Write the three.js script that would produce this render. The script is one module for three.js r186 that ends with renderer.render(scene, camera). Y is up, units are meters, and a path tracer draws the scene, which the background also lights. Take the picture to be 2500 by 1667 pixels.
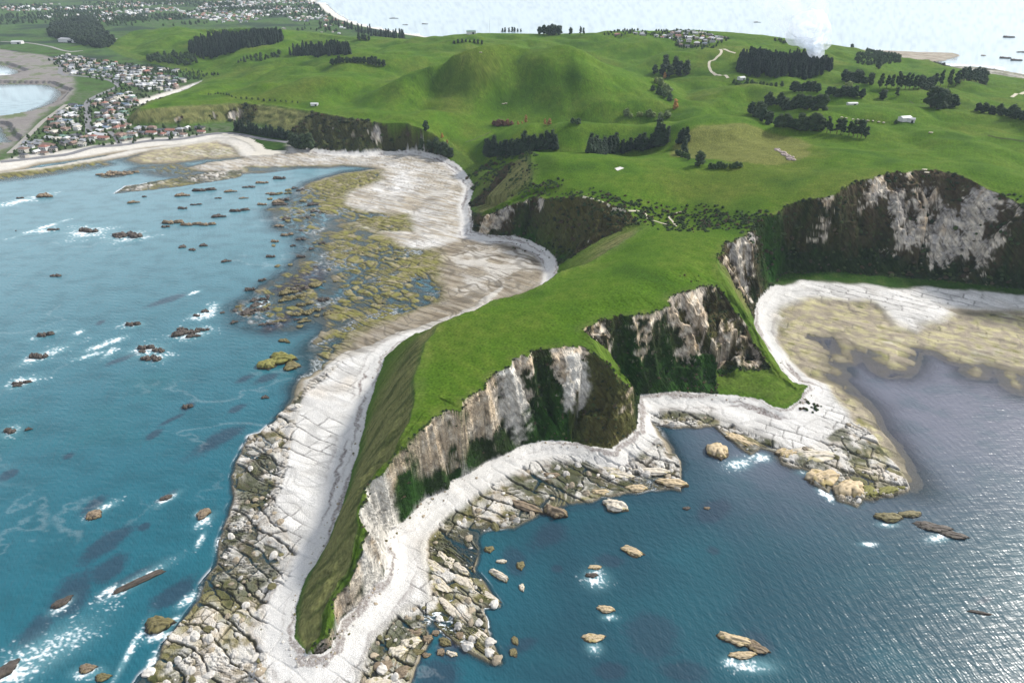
import * as THREE from 'three';
import { mergeGeometries, mergeVertices } from 'three/addons/utils/BufferGeometryUtils.js';

// ---------- camera, sky, sun, exposure, haze ----------
const scene = new THREE.Scene();
const camera = new THREE.PerspectiveCamera(53.03, 1024 / 682, 1, 60000);
camera.position.set(0, 220, 0);
camera.rotation.set(THREE.MathUtils.degToRad(-29.5), 0, 0);
const renderer = new THREE.WebGLRenderer({ antialias: true });
renderer.toneMapping = THREE.LinearToneMapping;
renderer.toneMappingExposure = 1.05;
renderer.shadowMap.enabled = true;
const SUN_AZ = THREE.MathUtils.degToRad(59), SUN_EL = THREE.MathUtils.degToRad(38);   // azimuth right of the view axis
const sunDir = new THREE.Vector3(Math.sin(SUN_AZ) * Math.cos(SUN_EL), Math.sin(SUN_EL), -Math.cos(SUN_AZ) * Math.cos(SUN_EL));
const sun = new THREE.DirectionalLight(new THREE.Color(1, 0.95, 0.87), 5);
sun.name = 'sun'; sun.position.copy(sunDir).multiplyScalar(1500); sun.castShadow = true; sun.shadow.radius = 14;
Object.assign(sun.shadow.camera, { left: -1500, right: 1500, top: 1500, bottom: -1500, near: 1, far: 5000 });
sun.shadow.mapSize.set(2048, 2048);
scene.add(sun, sun.target);
scene.fog = new THREE.FogExp2(new THREE.Color(0.68, 0.82, 1.0), 0.00004);
// ---------- noise ----------
const PERM = new Uint8Array(1024);
{ let s = 12345; const rnd = () => ((s = (s * 1664525 + 1013904223) >>> 0) / 4294967296); const p = [...Array(512).keys()].map((i) => i & 255);
  for (let i = 255; i > 0; i--) { const j = Math.floor(rnd() * (i + 1)); [p[i], p[j]] = [p[j], p[i]]; }
  for (let i = 0; i < 1024; i++) PERM[i] = p[i & 255]; }
const hash2 = (i, j) => PERM[(PERM[i & 255] + (j & 255)) & 511];
const h01 = (i, j, k = 0) => (PERM[(hash2(i, j) + k * 37) & 511] + PERM[(hash2(j + 57, i + 113) + k * 91) & 511] / 256) / 256;
const GX = [], GY = []; for (let i = 0; i < 256; i++) { GX.push(Math.cos(i * 2.399963)); GY.push(Math.sin(i * 2.399963)); }
function noise(x, y) {           // gradient noise, about -1..1
  const i = Math.floor(x), j = Math.floor(y), u = x - i, v = y - j, a = hash2(i, j), b = hash2(i + 1, j), c = hash2(i, j + 1), d = hash2(i + 1, j + 1);
  const su = u * u * u * (u * (u * 6 - 15) + 10), sv = v * v * v * (v * (v * 6 - 15) + 10);
  const p = GX[a] * u + GY[a] * v, q = GX[b] * (u - 1) + GY[b] * v, r = GX[c] * u + GY[c] * (v - 1), s = GX[d] * (u - 1) + GY[d] * (v - 1);
  return 1.5 * (p + (q - p) * su + (r - p) * sv + (p - q - r + s) * su * sv);
}
function fbm(x, y, n = 4) { let a = 0, w = 0.5; for (let i = 0; i < n; i++) { a += w * noise(x, y); x = x * 2.03 + 17.3; y = y * 2.03 - 9.1; w *= 0.5; } return a; }
const WO = [0, 0, 0];            // cell edge distance, cell random, nearest distance
function worley(x, y, jit = 0.9) {
  const i = Math.floor(x), j = Math.floor(y); let d1 = 9, d2 = 9, id = 0;
  for (let a = -1; a <= 1; a++) for (let b = -1; b <= 1; b++) {
    const px = i + a + 0.5 + (h01(i + a, j + b, 1) - 0.5) * jit, py = j + b + 0.5 + (h01(i + a, j + b, 2) - 0.5) * jit, d = (px - x) * (px - x) + (py - y) * (py - y);
    if (d < d1) { d2 = d1; d1 = d; id = h01(i + a, j + b, 3); } else if (d < d2) d2 = d;
  }
  d1 = Math.sqrt(d1); d2 = Math.sqrt(d2); WO[0] = d2 - d1; WO[1] = id; WO[2] = d1; return WO;
}
const sat = (t) => (t < 0 ? 0 : t > 1 ? 1 : t), sstep = (a, b, x) => { const t = sat((x - a) / (b - a)); return t * t * (3 - 2 * t); }, mix = (a, b, t) => a + (b - a) * t;
// ---------- outlines: points [x, z, height, extra] in metres, camera side towards +z ----------
function outline(pts) {
  let x0 = 1e9, x1 = -1e9, z0 = 1e9, z1 = -1e9;
  for (const p of pts) { x0 = Math.min(x0, p[0]); x1 = Math.max(x1, p[0]); z0 = Math.min(z0, p[1]); z1 = Math.max(z1, p[1]); }
  const n = pts.length, X = new Float64Array(n + 1), Z = new Float64Array(n + 1); pts.forEach((p, i) => { X[i] = p[0]; Z[i] = p[1]; }); X[n] = X[0]; Z[n] = Z[0];
  const L = new Float64Array(n + 1); for (let i = 0; i < n; i++) L[i + 1] = L[i] + Math.hypot(X[i + 1] - X[i], Z[i + 1] - Z[i]);
  return { pts, n, X, Z, L, x0, x1, z0, z1, seg: 0, t: 0 };
}
function sd(o, x, z) {           // signed distance, positive inside; remembers the nearest edge
  const { X, Z, n } = o; let best = 1e18, ins = false;
  for (let i = 0; i < n; i++) {
    const ax = X[i], az = Z[i], ex = X[i + 1] - ax, ez = Z[i + 1] - az, wx = x - ax, wz = z - az;
    let t = (wx * ex + wz * ez) / (ex * ex + ez * ez + 1e-9); t = t < 0 ? 0 : t > 1 ? 1 : t;
    const dx = wx - t * ex, dz = wz - t * ez, d = dx * dx + dz * dz;
    if (d < best) { best = d; o.seg = i; o.t = t; }
    if ((az > z) !== (az + ez > z) && x < (ex * (z - az)) / ez + ax) ins = !ins;
  }
  return ins ? Math.sqrt(best) : -Math.sqrt(best);
}
const along = (o, k) => { const a = o.pts[o.seg], b = o.pts[(o.seg + 1) % o.n]; return mix(a[k], b[k], o.t); };
// crest lines: cliff edges and slope tops; last number 1 = bare cliff, 0 = grassy slope
const CREST = outline([
  ...[[-71.6,-157,5,1],[-68.5,-157.6,6,1],[-66.5,-161.5,8,1],[-66.9,-166.7,10,1],[-66,-174.4,14,1],[-64.1,-176.9,15,1],[-60.3,-181.9,18,1],[-58.8,-190.1,21,1],[-58.8,-198.5,25,0.9],[-59.9,-207.3,27,0.9],[-59.9,-214.9,29,1],[-55.2,-222.1,33,1],[-50.6,-225.3,35,1],[-46.7,-233.7,39,1],[-41.2,-238.2,40,1],[-36.8,-246.7,41,1],[-30.4,-250.7,41,1],[-23.6,-254.1,41,1],[-21.9,-258.8,42,1],[-13.6,-271.1,42,1],[-8.6,-280.3,42.5,1],[-4.5,-287.2,43,1],[0.9,-293.4,43.5,1],[5.7,-297.7,44,1],[14.3,-303.8,44,1],[24.5,-306.5,44,1],[36,-308.7,43,1]],
  ...[[40.3,-308.6,42,1],[44.5,-303.4,38,0.8],[51.2,-301.2,33,0.7],[58.9,-299.7,27,0.6],[64.8,-300.5,20,0.6],[59.9,-301.1,27.5,0.4],[52.5,-303.4,33.5,0.4],[46.3,-307,38.5,0.3],[41.7,-317.4,42,0.4],[38.5,-323.9,44,0.7]],
  ...[[45.5,-333.6,45,1],[53.6,-335.2,45,1],[66.3,-339.9,45,1],[85.5,-345.8,45,1],[90.1,-355,46,1],[99.3,-368.4,46,1],[112.4,-374.2,45,1],[126.2,-382.9,43,1],[137.3,-373.1,30,1],[146.3,-370.9,20,1],[149.3,-358,12,0.7],[153.2,-331.7,7,0.3],[164.3,-325.2,5,0.1],[156.1,-334.8,8,0.1],[152.1,-360.5,13,0.2],[149.2,-374.9,20,0.2],[135.1,-380.4,38,0.2],[132.6,-402.5,44,0.3],[136.5,-423.2,45,0.5]],
  ...[[159.5,-459.4,45,0.7],[175.5,-478.9,46,0.9],[180.6,-485.5,47,1],[191.6,-492.4,50,1],[205.1,-500.5,52,1],[216.9,-504.8,55,1],[228.4,-507.2,58,1],[240.3,-510.6,60,1],[251.7,-514.1,63,1],[265.9,-521,65,1],[282.1,-531.9,67,1],[297,-540.6,68,1],[323.6,-547.1,69,1],[341.6,-548.6,70,1],[351.5,-534.6,69,1],[360,-517.7,66,1],[365.4,-497.8,63,1],[375.7,-486.5,60,1],[379.2,-445.9,58,1],[382.7,-392.1,55,1]],
  [700, -380, 50, 1], [1100, -520, 45, 1], [1500, -1000, 30, 1],
  ...[[1014,-1356,14,0.3],[971,-1375,15,0.3],[943,-1440,15,0.3],[885,-1497,22,0.5],[894,-1581,24,0.5],[855,-1613,20,0.6],[805,-1657,30,0.5],[767,-1685,36,0.4],[652,-1789,44,0.4],[540.7,-1772,58,0.4],[446.7,-1813,61,0.4],[337.5,-1791,61,0.4],[227,-1740,60,0.4],[74.6,-1730,60,0.4],[-76.5,-1728,62,0.4],[-134.7,-1699,61,0.4],[-199.9,-1790,42,0.4],[-271.9,-1890,32,0.3],[-371.9,-2016,26,0.2],[-437.9,-1995,28,0.2],[-573.4,-2071,34,0.2],[-654,-2101,38,0.2],[-770,-2153,38,0.2],[-925,-2193,30,0.2],[-1118,-2271,16,0.2],[-1161,-2170,10,0.2],[-1093,-2012,9,0.2],[-934,-1806,9,0.2],[-742,-1609,9,0.2],[-640,-1500,9,0.2],[-574.4,-1395,12,0.2],[-560.6,-1242,17,0.3],[-555,-1132,22,0.5],[-545.6,-1055,25,0.35],[-540.9,-1028,25,0.35],[-496.5,-1046,26,0.38],[-424.9,-1061,27,0.4],[-399.2,-1062,28,0.5],[-381.4,-1056,26,0.5],[-373.9,-1063,26,0.4],[-292.3,-1001,29,0.42],[-216.4,-933,32,0.75],[-175.2,-896,34,0.8],[-134.7,-883,34,0.8],[-108.8,-870,30,0.7]],
  ...[[-92.8,-868,22,0.5],[-77.4,-874,12,0.2],[-62,-846,8,0.1],[-46.4,-802,8,0.1],[-37.4,-770,10,0.2],[-20.9,-708,20,0.4],[-4.8,-683,38,0.5],[16.6,-672,52,0.4],[20,-623,46,0.3],[16.7,-601,40,0.2],[-4.3,-591.7,29,0.2],[-24.5,-599.9,17,0.2],[-27.7,-599,14,0.5],[-21.2,-592,16,1],[-2.3,-582.6,28,1],[17.5,-582.9,35,1],[27.5,-567.4,38,1],[44.9,-554.1,43,1],[58.8,-549.4,46,1],[78.5,-534.6,46,1],[90.9,-522.2,44,1],[97.7,-515.2,40,0.7]],
  ...[[103.7,-502.9,38,0.1],[92,-482.2,38,0.05],[71.4,-457.1,37,0.05],[52.1,-431,37,0.05],[35.8,-418.8,37.5,0.05],[30.3,-414.1,38,0.05],[19.6,-390.7,40,0.05],[10.1,-379,41,0.05],[0.3,-369.6,42,0.05],[-10.8,-364.9,42,0.05],[-20.7,-349.8,43,0.05],[-29.5,-343.8,43,0.05],[-41.1,-328.8,43,0.05],[-44.9,-311.5,43,0.05],[-47,-290.9,42.5,0.05],[-46.3,-267.8,42,0.05],[-44.8,-255.1,41,0.05],[-46.9,-240.8,39.5,0.05],[-51.8,-228.2,34.5,0.05],[-57.1,-222.2,32,0.05],[-60.8,-214.1,29,0.05],[-61.3,-206.6,26.5,0.05],[-60.7,-199,24.5,0.05],[-61.2,-190.6,20.5,0.05],[-62.5,-182.8,17,0.05],[-66.4,-177.2,14,0.05],[-68,-171.9,12,0.05],[-69.6,-167.5,9,0.05],[-69.8,-162.2,7,0.05],[-72,-159.1,5.5,0.05]],
]);
// where slopes and cliffs begin: last number is the height of the ground there
const FOOT = outline([
  ...[[-73.3,-157.7,3],[-68.4,-157.2,3],[-65.3,-160.9,3],[-64.3,-171.3,3],[-59.8,-176.8,3.5],[-54.4,-186.8,4],[-50.9,-190.5,4],[-50.9,-199,4],[-53.4,-210,5],[-52,-217,4],[-45.1,-226,4],[-38.4,-237.1,4],[-29.4,-242.1,4],[-28.7,-248.1,4],[-21.4,-252.5,4],[-12.6,-262.1,4],[-3.2,-267.8,4],[5.5,-275.7,4],[16.7,-278.9,4],[32.3,-277.9,4],[38.7,-274.7,4],[49.4,-272.6,4],[59,-281.5,4],[65.1,-288.9,4],[69.5,-307.8,4],[72,-320.1,4],[82.3,-322.7,4],[95.4,-324.1,4],[111.6,-322.7,4],[127.2,-319.7,4],[139.1,-315.4,4],[143.5,-309,4],[149.4,-307.4,4],[160.9,-315.4,4],[170.6,-330.4,4],[163.5,-333.6,4],[161,-346,4],[160.8,-369.1,4],[159.3,-381.8,4],[161.6,-401.8,4],[169.7,-426.5,4.5],[175.8,-439.3,5],[189.6,-459.8,5],[209.2,-486.7,5],[256,-490.1,5],[276,-483.4,5],[316.7,-476.1,5],[354.8,-465.1,5],[377.6,-458.3,5],[399.7,-445,5],[441.1,-418.9,5]],
  [700, -300, 5], [1200, -450, 4], [1600, -1000, 3],
  ...[[1048,-1398,2],[997,-1408,2],[967,-1473,2],[959,-1594,2],[990,-1676,2]], [800, -1840, 2], [640, -2150, 2], [500, -2300, 2], [250, -2250, 2], [0, -2150, 2], [-160, -2050, 2], [-250, -2080, 4], [-420, -2150, 5], [-600, -2350, 6], [-900, -2500, 7], [-1100, -2300, 7], [-1150, -1900, 7],
  ...[[-1209,-2211,6],[-1100,-1990,6],[-931,-1766,6],[-739,-1578,6],[-648,-1480,6],[-602,-1413,6],[-592.3,-1284,5],[-605,-1201,5],[-600,-1116,5],[-569.4,-1039,5],[-547.4,-1010,5],[-526.1,-1010,5],[-461.7,-1007,5],[-407.9,-1033,5],[-387.8,-1015,5],[-358,-1001,5],[-294,-932,4],[-266.4,-889,4],[-229.2,-873,4],[-179.5,-866,4],[-144.5,-877,4],[-113.8,-871,4],[-85.9,-847,4],[-65,-809,4],[-51.2,-766,4],[-40.2,-721,4],[-41,-691,4],[-42.4,-660,4],[-37.3,-618,4],[-35.5,-583.2,4],[-21.5,-572.3,4],[0.4,-571.2,4],[15.9,-559.6,4],[27.6,-542.5,4],[35.4,-523.3,4],[36.8,-494.5,6]],
  ...[[26.6,-434.8,24],[16.6,-423.3,24],[5.5,-411.6,25],[-7.4,-403.6,25],[-19.7,-390.9,25],[-30.4,-383.1,24],[-45.1,-376.9,18]].map((p) => [p[0], p[1], 3]), ...[[-58.7,-391,5],[-72.6,-379.6,3],[-78.3,-363.3,3],[-79.1,-332.4,3],[-79.1,-303.5,3],[-77.2,-270,3],[-77.2,-238.2,3],[-77.4,-224.3,3],[-77.7,-211.2,3],[-80.5,-197.6,3],[-82.6,-188.1,3],[-82.1,-177.6,3],[-79.1,-164.7,3]],
]);
// heights of the upland, joined by a thin-plate surface
const CTRL = [
  ...[[-6.1,-321.6,44.5],[30.8,-349.9,46],[65.1,-383.8,47],[106.9,-418.4,47],[130.1,-455.1,45],[-26.8,-284.3,43],[-38,-258.5,41.5],[17.3,-324.6,45.5],[115.1,-518.6,37],[142.5,-505.1,40],[164.7,-529.1,46],[119.6,-569.4,48],[67.2,-602,50],[113.6,-654,52],[30.3,-643,50],[139.4,-554.9,42],[176.2,-575.3,50],[239.3,-601,58],[328.5,-631,62],[421.5,-655,64],[356.2,-543.5,70],[404,-545.2,66],[229.5,-697,54],[379.2,-854,58],[435.2,-761,62],[572.6,-828,58],[591,-1059,50],[717,-1052,42],[642,-1306,40],[856,-1328,22],[453,-1213,46],[358.6,-1140,50],[383.2,-1400,58],[273.6,-1189,48],[228.2,-1247,27],[234,-1444,45],[65.8,-675,50],[121.3,-803,52],[61.3,-796,50],[12.1,-810,44],[-24.2,-842,29],[189.8,-821,52],[247.6,-849,53],[331.2,-1047,52],[264.6,-977,45],[-15.4,-957,19],[-65.5,-902,12],[-51.7,-853,9],[217.8,-976,36],[271.5,-1083,40]],
  ...[[-76,-986,36],[-133.7,-965,37],[-263.5,-1171,52],[-266.6,-1116,44],[-226.3,-1115,41],[-317.2,-1102,40],[-378.6,-1080,31],[-484.2,-1147,26],[-270.1,-1274,50],[-214.1,-1306,53],[-422.3,-1320,38],[-491,-1328,22],[-456.5,-1167,26],[-42.8,-1101,95],[-65.7,-1104,94],[-16.8,-1099,94],[-88.4,-1099,88],[-120.6,-1088,73],[-152.2,-1073,57],[-172.5,-1053,48],[-88,-1118,52],[-108.1,-1077,44],[-207.4,-1187,43],[-209.5,-1272,46],[9,-1092,90],[46.5,-1058,83],[88.3,-1023,72],[135.6,-1002,58],[192,-972,46],[216,-969,38],[15.3,-1059,62],[2.5,-1029,46],[51.8,-1022,56],[45.8,-1017,42],[-99.2,-911,31],[218.5,-1529,63],[148.3,-1539,52],[22.2,-1580,56],[92.5,-1507,44],[181.3,-1356,33],[-92.6,-1652,61],[29.4,-675,51],[48.6,-675,50.5],[33,-612,47],[46.6,-579.3,45],[29.8,-579.8,41],[26.5,-652,50.5],[290,-1526,60],[-465.4,-1743,42],[-677,-1881,38],[-735,-1774,34],[-885,-1951,26],[-965,-1946,16],[-677,-1594,18],[-510.2,-1553,36],[-400.2,-1486,44],[-176.6,-1534,55],[-262.3,-1618,46],[549.1,-1373,46],[712,-1674,40],[828,-1601,26],[546.3,-1625,54]],
  [40, -728, 28], [120, -745, 32], [-40, -885, 14], [60, -890, 17], [180, -890, 24], [300, -900, 32], [-900, -2200, 12], [-500, -2000, 22], [700, -600, 60], [1000, -800, 52],
];
const RBF = (() => {
  const pts = [...CTRL, ...CREST.pts.filter((p, i) => i % 2 === 0)].filter((p, i, a) => a.findIndex((q) => Math.hypot(p[0] - q[0], p[1] - q[1]) < 9) === i), n = pts.length, N = n + 3, S = 1 / 300;
  const A = Array.from({ length: N }, () => new Float64Array(N + 1)), U = (r2) => (r2 > 1e-12 ? r2 * Math.log(r2) * 0.5 : 0);
  for (let i = 0; i < n; i++) {
    for (let j = 0; j < n; j++) A[i][j] = U(((pts[i][0] - pts[j][0]) ** 2 + (pts[i][1] - pts[j][1]) ** 2) * S * S) + (i === j ? 0.0015 : 0);
    A[i][n] = A[n][i] = 1; A[i][n + 1] = A[n + 1][i] = pts[i][0] * S; A[i][n + 2] = A[n + 2][i] = pts[i][1] * S; A[i][N] = pts[i][2];
  }
  for (let c = 0; c < N; c++) {
    let p = c; for (let r = c + 1; r < N; r++) if (Math.abs(A[r][c]) > Math.abs(A[p][c])) p = r;
    [A[c], A[p]] = [A[p], A[c]];
    for (let r = c + 1; r < N; r++) { const f = A[r][c] / A[c][c]; if (f) for (let k = c; k <= N; k++) A[r][k] -= f * A[c][k]; }
  }
  const w = new Float64Array(N); for (let r = N - 1; r >= 0; r--) { let s = A[r][N]; for (let k = r + 1; k < N; k++) s -= A[r][k] * w[k]; w[r] = s / A[r][r]; }
  const px = Float64Array.from(pts, (p) => p[0] * S), pz = Float64Array.from(pts, (p) => p[1] * S);
  return (x, z) => { x *= S; z *= S; let s = w[n] + w[n + 1] * x + w[n + 2] * z; for (let i = 0; i < n; i++) { const dx = x - px[i], dz = z - pz[i], r2 = dx * dx + dz * dz; if (r2 > 1e-12) s += w[i] * r2 * Math.log(r2) * 0.5; } return s; };
})();
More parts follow.
